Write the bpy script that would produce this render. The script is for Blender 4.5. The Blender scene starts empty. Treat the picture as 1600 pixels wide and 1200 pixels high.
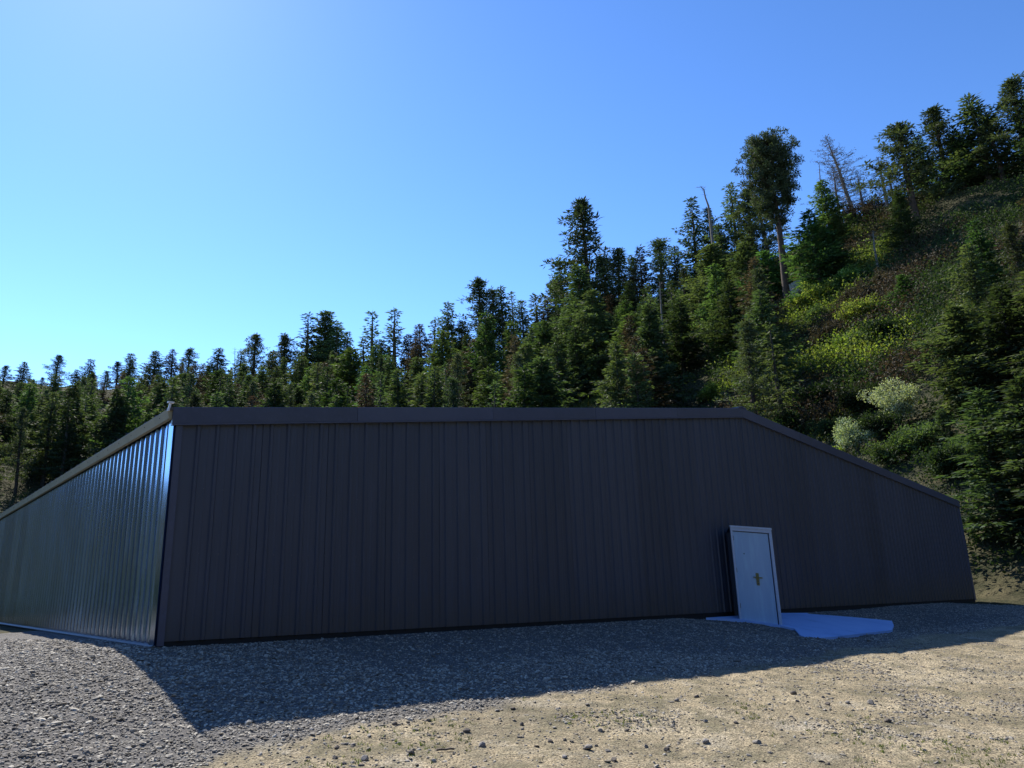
import bpy, math, random
import numpy as np
from mathutils import Matrix, Vector

S = bpy.context.scene
COL = S.collection
R = math.radians
rng = np.random.default_rng(7)
random.seed(7)

# ------------------------------------------------------------------ camera
F_PX, PITCH, ROLL, EYE = 1156.74, 0.2612, 0.0307, 0.6597   # eye height above the foot of the near wall corner
_c, _s = math.cos(ROLL), math.sin(ROLL)
_X = Vector((1, 0, 0)); _U = Vector((0, -math.sin(PITCH), math.cos(PITCH))); _F = Vector((0, math.cos(PITCH), math.sin(PITCH)))
cam_data = bpy.data.cameras.new('camera')
cam = bpy.data.objects.new('camera', cam_data); COL.objects.link(cam)
_r = _c * _X - _s * _U; _u = _s * _X + _c * _U
M = Matrix((( _r.x, _u.x, -_F.x, 0), (_r.y, _u.y, -_F.y, 0), (_r.z, _u.z, -_F.z, EYE), (0, 0, 0, 1)))
cam.matrix_world = M
cam_data.sensor_width = 36; cam_data.lens = F_PX / 1600 * 36
cam_data.clip_end = 6000; cam_data.clip_start = 0.05
S.camera = cam

# ------------------------------------------------------------------ light
SUN_AZ, SUN_EL = 33.5, 47.5       # degrees left of straight ahead, degrees up
w = bpy.data.worlds.new('World'); S.world = w; w.use_nodes = True
nt = w.node_tree; nt.nodes.clear()
sky = nt.nodes.new('ShaderNodeTexSky'); sky.sky_type = 'NISHITA'; sky.sun_disc = False
sky.sun_elevation = R(SUN_EL); sky.sun_rotation = R(-SUN_AZ)
sky.air_density = 1.0; sky.dust_density = 0.15; sky.ozone_density = 3.0; sky.altitude = 700
bg = nt.nodes.new('ShaderNodeBackground'); bg.inputs[1].default_value = 0.072
wo = nt.nodes.new('ShaderNodeOutputWorld')
gm = nt.nodes.new('ShaderNodeGamma'); gm.inputs[1].default_value = 1.4
shs = nt.nodes.new('ShaderNodeHueSaturation'); shs.inputs['Saturation'].default_value = 1.05
nt.links.new(sky.outputs[0], gm.inputs[0]); nt.links.new(gm.outputs[0], shs.inputs['Color']); nt.links.new(shs.outputs[0], bg.inputs[0]); nt.links.new(bg.outputs[0], wo.inputs[0])
sd = bpy.data.lights.new('sun', 'SUN'); sd.energy = 4.6; sd.angle = R(0.53); sd.color = (1.0, 0.94, 0.84)
sun = bpy.data.objects.new('sun', sd); COL.objects.link(sun)
_sv = Vector((-math.sin(R(SUN_AZ)) * math.cos(R(SUN_EL)), math.cos(R(SUN_AZ)) * math.cos(R(SUN_EL)), math.sin(R(SUN_EL))))
sun.rotation_euler = _sv.to_track_quat('Z', 'Y').to_euler(); sun.location = (0, 0, 60)
S.view_settings.view_transform = 'Standard'; S.view_settings.look = 'None'
S.view_settings.exposure = 0.9; S.view_settings.gamma = 1.0; S.view_settings.use_curve_mapping = False
S.cycles.max_bounces = 6; S.cycles.transparent_max_bounces = 4

# ------------------------------------------------------------------ survey of the place
K = 0.84 / 0.75
X0, Y0, TH = -4.0240 * K, 8.6181 * K, 0.7106
SB = -0.0174                                   # fall of the ground along the gable wall
ZE, ZR, W = 2.1244 * K + EYE, 3.6710 * K + EYE, 12.1769 * K   # eave, ridge, half width
DX, DY = math.cos(TH), math.sin(TH)            # along the gable wall
NX, NY = DY, -DX                               # out of the gable wall
LB = 34.0                                      # length of the side walls
RIB = 0.3048 * 0.84


def ray(x, y):
    """direction of sight of a point surveyed on the 1600 x 1200 photograph"""
    u = (x - 800) / F_PX; v = (600 - y) / F_PX
    u, v = _c * u + _s * v, -_s * u + _c * v
    return np.array([u, math.cos(PITCH) - v * math.sin(PITCH), math.sin(PITCH) + v * math.cos(PITCH)])


def so(x, y):
    return (x - X0) * DX + (y - Y0) * DY, (x - X0) * NX + (y - Y0) * NY


def world(s, o, z):
    return (X0 + s * DX + o * NX, Y0 + s * DY + o * NY, z)


def vnoise(x, y, seed=0):
    """smooth value noise, numpy"""
    x = np.asarray(x, float); y = np.asarray(y, float)
    xi = np.floor(x).astype(np.int64); yi = np.floor(y).astype(np.int64)
    fx = x - xi; fy = y - yi; fx = fx * fx * (3 - 2 * fx); fy = fy * fy * (3 - 2 * fy)
    def h(a, b):
        n = (a * 374761393 + b * 668265263 + seed * 974634777) & 0x7fffffff
        n = ((n ^ (n >> 13)) * 1274126177) & 0x7fffffff
        return ((n ^ (n >> 16)) & 0xffff) / 65535.0
    a, b, c, d = h(xi, yi), h(xi + 1, yi), h(xi, yi + 1), h(xi + 1, yi + 1)
    return (a * (1 - fx) + b * fx) * (1 - fy) + (c * (1 - fx) + d * fx) * fy - 0.5


def fbm(x, y, o=4, seed=0):
    t = 0; a = 1.0
    for k in range(o):
        t = t + a * vnoise(x * 2 ** k, y * 2 ** k, seed + k * 17); a *= 0.5
    return t


def sstep(a, b, x):
    t = np.clip((x - a) / (b - a), 0, 1); return t * t * (3 - 2 * t)


# hill crest: bearing (deg, right positive) -> tangent of its elevation and distance
_cr = [(-160, 585, 205), (0, 590, 205), (200, 608, 200), (400, 612, 195), (600, 606, 190), (750, 582, 180), (900, 552, 165), (1000, 515, 150),
       (1100, 462, 140), (1180, 420, 130), (1250, 385, 124), (1320, 352, 118), (1400, 322, 114), (1500, 280, 110), (1700, 225, 106), (1900, 190, 104)]
_b, _t, _d = [], [], []
for x, y, dd in _cr:
    q = ray(x, y); _b.append(math.degrees(math.atan2(q[0], q[1]))); _t.append(q[2] / math.hypot(q[0], q[1])); _d.append(dd)
_b = [-180, -120, -85, -60, _b[0] - 8] + _b + [75, 110, 150, 180]
_t = [0.34, 0.26, 0.14, 0.12, 0.15] + _t + [0.42, 0.38, 0.34, 0.34]  # unseen crest behind the camera is raised to block sky light, deepening the shade
_d = [110, 120, 150, 190, 210] + _d + [110, 110, 110, 110]
BEAR, CT, CD = np.array(_b), np.array(_t), np.array(_d, float)


def near_ground(x, y):
    s, o = so(x, y)
    sl = np.clip(0.152 - 0.0055 * s, 0.085, 0.16)
    oc = np.clip(o, 0, None)
    z = SB * np.clip(s, -4, 30) - sl * np.minimum(oc, 4.0) - 0.085 * np.clip(oc - 4.0, 0, 30)
    z = z + 0.10 * np.exp(-((s + 1.6) / 1.5) ** 2 - ((o - 1.6) / 1.5) ** 2)     # gravel heaped beyond the corner
    und = 0.05 * fbm(x * 0.35, y * 0.35, 2, 5) + 0.025 * fbm(x * 1.1, y * 1.1, 3, 9)
    zs = SB * s - 0.20 * oc - 0.045; ws_ = sstep(10.2, 11.2, s) * (1 - sstep(18.2, 21, s)) * (1 - sstep(2.5, 3.6, oc))
    z = z * (1 - ws_) + zs * ws_; und = und * (1 - ws_)
    return z + und * sstep(0.4, 3.0, oc) + 0.02 * fbm(x * 0.8, y * 0.8, 2, 3) * sstep(0.3, 1, -s)


def ground(x, y):
    x = np.asarray(x, float); y = np.asarray(y, float)
    r = np.hypot(x, y); be = np.degrees(np.arctan2(x, y))
    T = np.interp(be, BEAR, CT); D = np.interp(be, BEAR, CD)
    r0 = 0.26 * D + 4
    t = (r - r0) / (D - r0)
    hc = T * D + EYE
    h = np.where(t < 1, hc * np.clip(t, 0, 1) ** 1.12, hc + (r - D) * T * 0.35 * np.exp(-np.clip(t - 1, 0, 20)))
    rough = sstep(r0, r0 + 25, r) * (1.8 * fbm(x / 18, y / 18, 4, 21) + 0.8 * fbm(x / 5, y / 5, 2, 31))
    nz = near_ground(x, y) * (1 - sstep(30, 60, r)) - 0.8 * sstep(30, 60, r)
    return nz + h + rough + 0.8 * sstep(30, 60, r) * np.clip(t, 0, 1)


def gz(x, y):
    return float(ground(x, y))


def gravel_amount(x, y):
    s, o = so(x, y)
    n = 0.45 * fbm(x * 0.9, y * 0.9, 3, 41) + 0.12 * fbm(x * 5, y * 5, 2, 43)
    edge = np.where(s > -0.5, 3.75 + 0.02 * (s + 0.5), 3.75 + 0.55 * (-0.5 - s))
    return sstep(-0.12, 0.16, edge - o + n)


# ------------------------------------------------------------------ helpers
def tag(o, label=None, cat=None, group=None, kind=None):
    if label: o['label'] = label
    if cat: o['category'] = cat
    if group: o['group'] = group
    if kind: o['kind'] = kind
    return o


def link(name, me, parent=None, mat=None):
    o = bpy.data.objects.new(name, me); COL.objects.link(o)
    if parent is not None: o.parent = parent
    if mat is not None and me is not None and not me.materials: me.materials.append(mat)
    return o


def empty(name, loc, **k):
    o = bpy.data.objects.new(name, None); COL.objects.link(o); o.location = loc; o.empty_display_size = 0.3
    return tag(o, **k)


def mesh_np(name, V, Fc, n=3, mats=None, midx=None, attrs=None, smooth=False):
    me = bpy.data.meshes.new(name)
    V = np.asarray(V, np.float32).reshape(-1, 3); Fc = np.asarray(Fc, np.int32).reshape(-1, n)
    me.vertices.add(len(V)); me.vertices.foreach_set('co', V.ravel())
    me.loops.add(Fc.size); me.loops.foreach_set('vertex_index', Fc.ravel())
    me.polygons.add(len(Fc)); me.polygons.foreach_set('loop_start', np.arange(0, Fc.size, n, dtype=np.int32))
    me.polygons.foreach_set('loop_total', np.full(len(Fc), n, np.int32))
    for m in mats or (): me.materials.append(m)
    if midx is not None: me.polygons.foreach_set('material_index', np.asarray(midx, np.int32))
    me.polygons.foreach_set('use_smooth', np.full(len(Fc), smooth))
    for k, v in (attrs or {}).items():
        a = me.attributes.new(k, 'FLOAT', 'POINT'); a.data.foreach_set('value', np.asarray(v, np.float32))
    me.update(calc_edges=True)
    return me


class MB:
    def __init__(s): s.v = []; s.f = []
    def add(s, v, f):
        n = len(s.v); s.v += [tuple(p) for p in v]; s.f += [tuple(n + i for i in q) for q in f]
    def hexa(s, p):      # 8 corners: bottom loop 0-3, top loop 4-7
        s.add(p, [(3, 2, 1, 0), (4, 5, 6, 7), (0, 1, 5, 4), (1, 2, 6, 5), (2, 3, 7, 6), (3, 0, 4, 7)])
    def box(s, s0, s1, o0, o1, z0, z1):                     # in shed coordinates
        s.hexa([world(s0, o0, z0), world(s1, o0, z0), world(s1, o1, z0), world(s0, o1, z0), world(s0, o0, z1), world(s1, o0, z1), world(s1, o1, z1), world(s0, o1, z1)])
    def slant(s, s0, s1, o0, o1, zb0, zb1, zt0, zt1):       # box whose bottom and top run from one height to another
        s.hexa([world(s0, o0, zb0), world(s1, o0, zb1), world(s1, o1, zb1), world(s0, o1, zb0), world(s0, o0, zt0), world(s1, o0, zt1), world(s1, o1, zt1), world(s0, o1, zt0)])
    def build(s, name, mat, parent=None, bevel=0):
        me = bpy.data.meshes.new(name); me.from_pydata(s.v, [], s.f); me.materials.append(mat); me.update()
        import bmesh
        b = bmesh.new(); b.from_mesh(me); bmesh.ops.recalc_face_normals(b, faces=b.faces)
        if bevel: bmesh.ops.bevel(b, geom=list(b.edges), offset=bevel, segments=1, affect='EDGES')
        b.to_mesh(me); b.free()
        return link(name, me, parent)


def new_mat(name):
    m = bpy.data.materials.new(name); m.use_nodes = True
    n = m.node_tree.nodes; p = n['Principled BSDF']
    return m, n, m.node_tree.links, p


def noise(n, l, scale, detail=3, rough=0.55, coord='Object', vec=None):
    t = n.new('ShaderNodeTexNoise'); t.inputs['Scale'].default_value = scale; t.inputs['Detail'].default_value = detail
    t.inputs['Roughness'].default_value = rough
    if vec is None:
        c = n.new('ShaderNodeTexCoord'); vec = c.outputs[coord]
    l.new(vec, t.inputs['Vector'])
    return t


def ramp(n, l, src, stops):
    r = n.new('ShaderNodeValToRGB'); e = r.color_ramp.elements
    while len(e) < len(stops): e.new(0.5)
    for i, (p, c) in enumerate(stops):
        e[i].position = p; e[i].color = (*c, 1) if len(c) == 3 else c
    l.new(src, r.inputs[0]); return r


def mixc(n, l, fac, a, b, mode='MIX'):
    m = n.new('ShaderNodeMix'); m.data_type = 'RGBA'; m.blend_type = mode
    for sock, val in ((m.inputs['Factor'], fac), (m.inputs[6], a), (m.inputs[7], b)):
        if isinstance(val, bpy.types.NodeSocket): l.new(val, sock)
        elif isinstance(val, (int, float)): sock.default_value = val
        else: sock.default_value = (*val, 1)
    return m.outputs[2]


def bump(n, l, src, strength, dist, p, prev=None):
    b = n.new('ShaderNodeBump'); b.inputs['Strength'].default_value = strength; b.inputs['Distance'].default_value = dist
    l.new(src, b.inputs['Height'])
    if prev is not None: l.new(prev, b.inputs['Normal'])
    if p is not None: l.new(b.outputs[0], p.inputs['Normal'])
    return b.outputs[0]


def metal_paint(name, col, col2, rough=0.3, coat=0.6, streak=True, spec=0.5, metal=0.0, mud_or_dimming=False):
    m, n, l, p = new_mat(name)
    c = n.new('ShaderNodeTexCoord'); mp = n.new('ShaderNodeMapping'); mp.inputs['Scale'].default_value = (1, 1, 0.12)
    l.new(c.outputs['Object'], mp.inputs[0])
    a = noise(n, l, 3.0, 4, 0.6, vec=mp.outputs[0] if streak else c.outputs['Object'])
    b = noise(n, l, 14, 3, 0.6, vec=mp.outputs[0] if streak else c.outputs['Object'])
    oi = n.new('ShaderNodeObjectInfo')
    base = mixc(n, l, ramp(n, l, a.outputs[0], [(0.3, (0, 0, 0)), (0.7, (1, 1, 1))]).outputs[0], col, col2)
    v = n.new('ShaderNodeMapRange'); v.inputs[3].default_value = 0.85; v.inputs[4].default_value = 1.15; l.new(oi.outputs['Random'], v.inputs[0])
    hs = n.new('ShaderNodeHueSaturation'); l.new(v.outputs[0], hs.inputs['Value']); l.new(base, hs.inputs['Color'])
    dust = ramp(n, l, b.outputs[0], [(0.5, (0, 0, 0)), (0.85, (0.35, 0.35, 0.35))])
    out = mixc(n, l, dust.outputs[0], hs.outputs[0], tuple(min(1, k * 1.8 + 0.01) for k in col))
    if mud_or_dimming:      # lowest half metre: mud splash, painted dimming on the side wall, dirt runs below the trim
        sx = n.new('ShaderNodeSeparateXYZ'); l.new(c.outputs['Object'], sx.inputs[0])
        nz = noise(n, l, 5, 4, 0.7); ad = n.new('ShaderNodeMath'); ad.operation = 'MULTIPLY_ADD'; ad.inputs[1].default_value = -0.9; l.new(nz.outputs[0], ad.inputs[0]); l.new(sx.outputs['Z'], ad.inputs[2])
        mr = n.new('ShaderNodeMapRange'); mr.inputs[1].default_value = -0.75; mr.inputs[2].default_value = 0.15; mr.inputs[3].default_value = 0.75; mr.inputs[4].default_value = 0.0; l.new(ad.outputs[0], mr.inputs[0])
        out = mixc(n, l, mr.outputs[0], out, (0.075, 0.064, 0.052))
    l.new(out, p.inputs['Base Color'])
    rr = n.new('ShaderNodeMapRange'); rr.inputs[3].default_value = rough - 0.06; rr.inputs[4].default_value = rough + 0.14; l.new(b.outputs[0], rr.inputs[0])
    l.new(rr.outputs[0], p.inputs['Roughness']); p.inputs['Coat Weight'].default_value = coat; p.inputs['Coat Roughness'].default_value = 0.12
    p.inputs['Specular IOR Level'].default_value = spec; p.inputs['Metallic'].default_value = metal
    w1 = noise(n, l, 2.2, 2, 0.5, vec=mp.outputs[0])
    bump(n, l, w1.outputs[0], 0.25, 0.01, p)
    return m


def leaf_mat(name, cols, trans=0.35, tcol=(1.3, 1.5, 0.6), rough=0.55, hue=0.03, val=0.8):
    """needles or leaves: colour varies from clump to clump and from plant to plant, part of the light passes through"""
    m, n, l, p = new_mat(name)
    g = n.new('ShaderNodeNewGeometry'); oi = n.new('ShaderNodeObjectInfo')
    r = ramp(n, l, g.outputs['Random Per Island'], [(i / max(1, len(cols) - 1), c) for i, c in enumerate(cols)])
    a = noise(n, l, 0.9, 2, 0.5)
    mv = n.new('ShaderNodeMapRange'); mv.inputs[1].default_value = 0.3; mv.inputs[2].default_value = 0.7; mv.inputs[3].default_value = 0.65; mv.inputs[4].default_value = 1.35
    l.new(a.outputs[0], mv.inputs[0])
    ov = n.new('ShaderNodeMapRange'); ov.inputs[3].default_value = 1 - val / 2; ov.inputs[4].default_value = 1 + val / 2; l.new(oi.outputs['Random'], ov.inputs[0])
    mm = n.new('ShaderNodeMath'); mm.operation = 'MULTIPLY'; l.new(mv.outputs[0], mm.inputs[0]); l.new(ov.outputs[0], mm.inputs[1])
    wn = n.new('ShaderNodeTexWhiteNoise'); wn.noise_dimensions = '1D'; l.new(oi.outputs['Random'], wn.inputs['W'])
    hh = n.new('ShaderNodeMapRange'); hh.inputs[3].default_value = 0.5 - hue; hh.inputs[4].default_value = 0.5 + hue; l.new(wn.outputs[0], hh.inputs[0])
    hs = n.new('ShaderNodeHueSaturation'); l.new(hh.outputs[0], hs.inputs['Hue']); l.new(mm.outputs[0], hs.inputs['Value']); l.new(r.outputs[0], hs.inputs['Color'])
    l.new(hs.outputs[0], p.inputs['Base Color']); p.inputs['Roughness'].default_value = max(rough, .7); p.inputs['Specular IOR Level'].default_value = 0.12
    tr = n.new('ShaderNodeBsdfTranslucent'); l.new(mixc(n, l, 1.0, hs.outputs[0], tcol, 'MULTIPLY'), tr.inputs[0])
    ms = n.new('ShaderNodeMixShader'); ms.inputs[0].default_value = trans
    l.new(p.outputs[0], ms.inputs[1]); l.new(tr.outputs[0], ms.inputs[2]); l.new(ms.outputs[0], n['Material Output'].inputs[0])
    return m


def bark_mat(name, c1, c2):
    m, n, l, p = new_mat(name)
    c = n.new('ShaderNodeTexCoord'); mp = n.new('ShaderNodeMapping'); mp.inputs['Scale'].default_value = (1, 1, 0.25); l.new(c.outputs['Object'], mp.inputs[0])
    a = noise(n, l, 9, 4, 0.65, vec=mp.outputs[0])
    l.new(ramp(n, l, a.outputs[0], [(0.35, c1), (0.7, c2)]).outputs[0], p.inputs['Base Color'])
    p.inputs['Roughness'].default_value = 0.95; bump(n, l, a.outputs[0], 0.8, 0.05, p)
    return m


# ------------------------------------------------------------------ materials
M_WALL = metal_paint('dark brown painted steel', (0.042, 0.051, 0.076), (0.052, 0.061, 0.088), 0.45, 0.08, mud_or_dimming=True)
M_SIDE = metal_paint('dark glossy painted steel', (0.16, 0.30, 0.58), (0.20, 0.35, 0.63), 0.15, 0.4, spec=1.0, metal=0.95, mud_or_dimming=True)  # low brown mix paints the sheet's reflection dimmer near the ground
M_TRIM = metal_paint('dark painted flashing', (0.050, 0.062, 0.108), (0.060, 0.072, 0.122), 0.42, 0.3, False)
M_GAP = metal_paint('black base closure', (0.008, 0.008, 0.009), (0.012, 0.011, 0.011), 0.7, 0.0, False)
M_OLIVE = metal_paint('olive brown eave flashing', (0.30, 0.27, 0.17), (0.38, 0.34, 0.21), 0.6, 0.1, False)
M_ROOF = metal_paint('weathered dark roof steel', (0.05, 0.045, 0.04), (0.075, 0.068, 0.058), 0.5, 0.2, False)
M_ZINC = metal_paint('bare zinc flashing', (0.08, 0.09, 0.11), (0.12, 0.13, 0.15), 0.45, 0.0, False)
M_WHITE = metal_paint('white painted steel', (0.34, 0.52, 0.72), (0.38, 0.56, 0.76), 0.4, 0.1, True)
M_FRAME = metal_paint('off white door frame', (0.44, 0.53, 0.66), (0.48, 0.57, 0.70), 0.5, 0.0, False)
M_BRASS = metal_paint('tarnished brass', (0.22, 0.20, 0.06), (0.34, 0.30, 0.10), 0.45, 0.0, False)
M_PINK = metal_paint('pale cap', (0.8, 0.8, 0.8), (0.85, 0.85, 0.85), 0.4, 0.0, False)
M_BARK = bark_mat('grey brown bark', (0.035, 0.028, 0.022), (0.10, 0.08, 0.065))
M_BARK2 = bark_mat('reddish pine bark', (0.03, 0.022, 0.018), (0.10, 0.06, 0.042))
M_DEAD = bark_mat('bleached dead wood', (0.07, 0.062, 0.06), (0.20, 0.18, 0.17))
M_FIR = leaf_mat('fir needles', [(0.040, 0.062, 0.036), (0.066, 0.092, 0.044), (0.094, 0.120, 0.056), (0.052, 0.070, 0.046)], 0.32)
M_PINE = leaf_mat('pine needles', [(0.040, 0.058, 0.036), (0.064, 0.084, 0.046), (0.090, 0.108, 0.056), (0.050, 0.064, 0.044)], 0.26)
M_GREEN = leaf_mat('fresh green needles', [(0.044, 0.078, 0.034), (0.070, 0.112, 0.044), (0.096, 0.140, 0.052)], 0.36)
M_BROWN = leaf_mat('thin brownish needles', [(0.050, 0.045, 0.028), (0.080, 0.062, 0.038), (0.060, 0.060, 0.030)], 0.25, (1.2, 1.1, 0.8))
M_PALE = leaf_mat('pale waxy leaves', [(0.12, 0.15, 0.07), (0.26, 0.29, 0.17), (0.45, 0.47, 0.36), (0.16, 0.20, 0.08)], 0.35, (1.2, 1.3, 0.6), 0.35)
M_YELLOW = leaf_mat('yellow green leaves', [(0.10, 0.16, 0.035), (0.18, 0.25, 0.05), (0.29, 0.35, 0.12), (0.15, 0.17, 0.06)], 0.5, (1.4, 1.4, 0.5))
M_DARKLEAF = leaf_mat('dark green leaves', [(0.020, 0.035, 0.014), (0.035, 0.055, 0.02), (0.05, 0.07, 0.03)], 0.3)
M_GRASS = leaf_mat('sunlit hillside grass', [(0.07, 0.09, 0.025), (0.12, 0.13, 0.035), (0.18, 0.17, 0.07)], 0.35, (1.2, 1.2, 0.6), val=0.0)
M_WEED = leaf_mat('small weeds', [(0.05, 0.085, 0.02), (0.10, 0.13, 0.035), (0.16, 0.16, 0.06)], 0.35, val=0.0)


def stone_mat(name, cols, rough=0.85):
    m, n, l, p = new_mat(name)
    g = n.new('ShaderNodeNewGeometry')
    r = ramp(n, l, g.outputs['Random Per Island'], [(i / (len(cols) - 1), c) for i, c in enumerate(cols)])
    a = noise(n, l, 60, 3, 0.6)
    l.new(mixc(n, l, ramp(n, l, a.outputs[0], [(0.35, (0.7, 0.7, 0.7)), (0.7, (1.2, 1.2, 1.2))]).outputs[0], (0, 0, 0), r.outputs[0]), p.inputs['Base Color'])
    p.inputs['Roughness'].default_value = rough; p.inputs['Specular IOR Level'].default_value = 0.3
    bump(n, l, a.outputs[0], 0.5, 0.004, p)
    return m


M_GRAVEL = stone_mat('crushed grey stone', [(0.11, 0.098, 0.080), (0.28, 0.25, 0.205), (0.56, 0.52, 0.43), (0.16, 0.145, 0.12), (0.37, 0.335, 0.275)])
M_PEBBLE = stone_mat('mixed pebbles', [(0.10, 0.085, 0.07), (0.30, 0.27, 0.21), (0.18, 0.16, 0.14), (0.42, 0.39, 0.33), (0.14, 0.12, 0.10)])
M_ROCK = stone_mat('pale rock', [(0.30, 0.28, 0.25), (0.42, 0.40, 0.37), (0.22, 0.20, 0.18), (0.36, 0.33, 0.28)])
M_DARKROCK = stone_mat('dark rock', [(0.09, 0.075, 0.06), (0.14, 0.12, 0.10), (0.11, 0.09, 0.075)])


def yard_mat():
    m, n, l, p = new_mat('dirt and gravel yard')
    at = n.new('ShaderNodeAttribute'); at.attribute_name = 'gravel'
    a = noise(n, l, 0.7, 5, 0.6); b = noise(n, l, 7, 5, 0.7); c = noise(n, l, 55, 4, 0.7); d = noise(n, l, 170, 2, 0.6)
    soil = ramp(n, l, a.outputs[0], [(0.30, (0.24, 0.205, 0.14)), (0.48, (0.42, 0.345, 0.22)), (0.62, (0.53, 0.445, 0.30))]).outputs[0]
    soil = mixc(n, l, ramp(n, l, b.outputs[0], [(0.42, (0, 0, 0)), (0.62, (0.8, 0.8, 0.8))]).outputs[0], soil, (0.215, 0.195, 0.13))
    w_ = noise(n, l, 1.6, 4, 0.65)
    soil = mixc(n, l, ramp(n, l, w_.outputs[0], [(0.54, (0, 0, 0)), (0.70, (0.5, 0.5, 0.5))]).outputs[0], soil, (0.50, 0.46, 0.38))
    g2 = noise(n, l, 1.3, 5, 0.75)
    soil = mixc(n, l, ramp(n, l, g2.outputs[0], [(0.50, (0, 0, 0)), (0.62, (0.8, 0.8, 0.8))]).outputs[0], soil, (0.15, 0.14, 0.085))
    soil = mixc(n, l, ramp(n, l, c.outputs[0], [(0.42, (0.95, 0.95, 0.95)), (0.54, (0, 0, 0))]).outputs[0], soil, (0.11, 0.09, 0.06))
    vo = n.new('ShaderNodeTexVoronoi'); vo.inputs['Scale'].default_value = 42; tc = n.new('ShaderNodeTexCoord'); l.new(tc.outputs['Object'], vo.inputs['Vector'])
    st = ramp(n, l, vo.outputs['Distance'], [(0.05, (0.26, 0.24, 0.21)), (0.55, (0.085, 0.078, 0.068))]).outputs[0]
    st = mixc(n, l, c.outputs[0], st, (0.16, 0.155, 0.15))
    l.new(mixc(n, l, at.outputs['Fac'], soil, st), p.inputs['Base Color'])
    p.inputs['Roughness'].default_value = 0.95; p.inputs['Specular IOR Level'].default_value = 0.15
    n1 = bump(n, l, b.outputs[0], 0.7, 0.05, None)
    n2 = bump(n, l, c.outputs[0], 0.8, 0.012, None, n1)
    bump(n, l, vo.outputs['Distance'], 0.5, 0.012, p, n2)
    return m


def hill_mat():
    m, n, l, p = new_mat('wooded hillside floor')
    a = noise(n, l, 0.05, 5, 0.6); b = noise(n, l, 0.6, 5, 0.7); c = noise(n, l, 4, 4, 0.7)
    at = n.new('ShaderNodeAttribute'); at.attribute_name = 'meadow'
    x = ramp(n, l, b.outputs[0], [(0.35, (0.025, 0.03, 0.016)), (0.5, (0.045, 0.045, 0.024)), (0.66, (0.085, 0.075, 0.042))]).outputs[0]
    g = ramp(n, l, c.outputs[0], [(0.3, (0.06, 0.075, 0.022)), (0.5, (0.12, 0.135, 0.035)), (0.7, (0.20, 0.19, 0.07))]).outputs[0]
    l.new(mixc(n, l, at.outputs['Fac'], x, g), p.inputs['Base Color'])
    p.inputs['Roughness'].default_value = 1; p.inputs['Specular IOR Level'].default_value = 0.1
    n1 = bump(n, l, b.outputs[0], 0.8, 0.6, None); bump(n, l, c.outputs[0], 0.6, 0.15, p, n1)
    return m


# ------------------------------------------------------------------ ground: the wide terrain and the yard in front of the shed
def px(P):
    x, y, z = P[0], P[1], P[2] - EYE
    yc = y * math.cos(PITCH) + z * math.sin(PITCH); zc = -y * math.sin(PITCH) + z * math.cos(PITCH)
    u = x / yc; v = zc / yc
    return 800 + F_PX * (_c * u - _s * v), 600 - F_PX * (_s * u + _c * v)


YX0, YX1, YY0, YY1 = -10.0, 19.0, 1.0, 26.0


def meadow_amount(x, y):
    """open grass on the slope to the right, thin glades elsewhere"""
    be = np.degrees(np.arctan2(x, y)); r = np.hypot(x, y)
    right = sstep(16, 20, be) * (1 - sstep(27, 31, be)) * sstep(66, 78, r)
    glade = sstep(-12, 2, be) * sstep(55, 70, r) * 0.9
    n = fbm(x / 11, y / 11, 4, 77)
    return np.clip(sstep(-0.15, 0.15, n + 0.18) * right + sstep(0.05, 0.3, n) * glade, 0, 1)


rr = np.concatenate([[0.0], np.geomspace(1.5, 40, 40), np.geomspace(42, 260, 130), np.geomspace(280, 900, 14)])
aa = np.concatenate([np.arange(-180, -60, 4.0), np.arange(-60, 60, 0.75), np.arange(60, 180.1, 4.0)])
A, Rr = np.meshgrid(np.radians(aa), rr)
TX, TY = Rr * np.sin(A), Rr * np.cos(A)
TZ = ground(TX, TY)
inside = sstep(0, 2.5, np.minimum(np.minimum(TX - YX0, YX1 - TX), np.minimum(TY - YY0, YY1 - TY)))
TZ = TZ - 0.35 * inside - 0.02
na, nr = len(aa), len(rr)
idx = np.arange(na * nr).reshape(nr, na)
q = np.stack([idx[:-1, :-1], idx[:-1, 1:], idx[1:, 1:], idx[1:, :-1]], -1).reshape(-1, 4)
me = mesh_np('terrain', np.stack([TX, TY, TZ], -1), q[:, ::-1], 4, [hill_mat()], attrs={'meadow': meadow_amount(TX, TY).ravel()}, smooth=True)
tag(link('hillside_terrain', me), kind='structure')

gx = np.arange(YX0, YX1 + .01, 0.065); gy = np.arange(YY0, YY1 + .01, 0.065)
GX, GY = np.meshgrid(gx, gy)
GA = gravel_amount(GX, GY)
GZ = ground(GX, GY)
so_s, so_o = so(GX, GY)
micro = 0.028 * fbm(GX * 3.1, GY * 3.1, 3, 61) + 0.016 * fbm(GX * 11, GY * 11, 2, 63)
GZ = GZ + micro * sstep(0.05, 0.5, np.where(so_s < -0.1, 1.0, so_o))
edge = np.minimum(np.minimum(GX - YX0, YX1 - GX), np.minimum(GY - YY0, YY1 - GY))
GZ = GZ - 0.10 * (1 - sstep(0, 0.4, edge))
yard_z = GZ
nx_, ny_ = len(gx), len(gy)
idx = np.arange(nx_ * ny_).reshape(ny_, nx_)
q = np.stack([idx[:-1, :-1], idx[:-1, 1:], idx[1:, 1:], idx[1:, :-1]], -1).reshape(-1, 4)
me = mesh_np('yard', np.stack([GX, GY, GZ], -1), q, 4, [yard_mat()], attrs={'gravel': GA.ravel()}, smooth=True)
tag(link('yard_ground', me), kind='structure')


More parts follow.
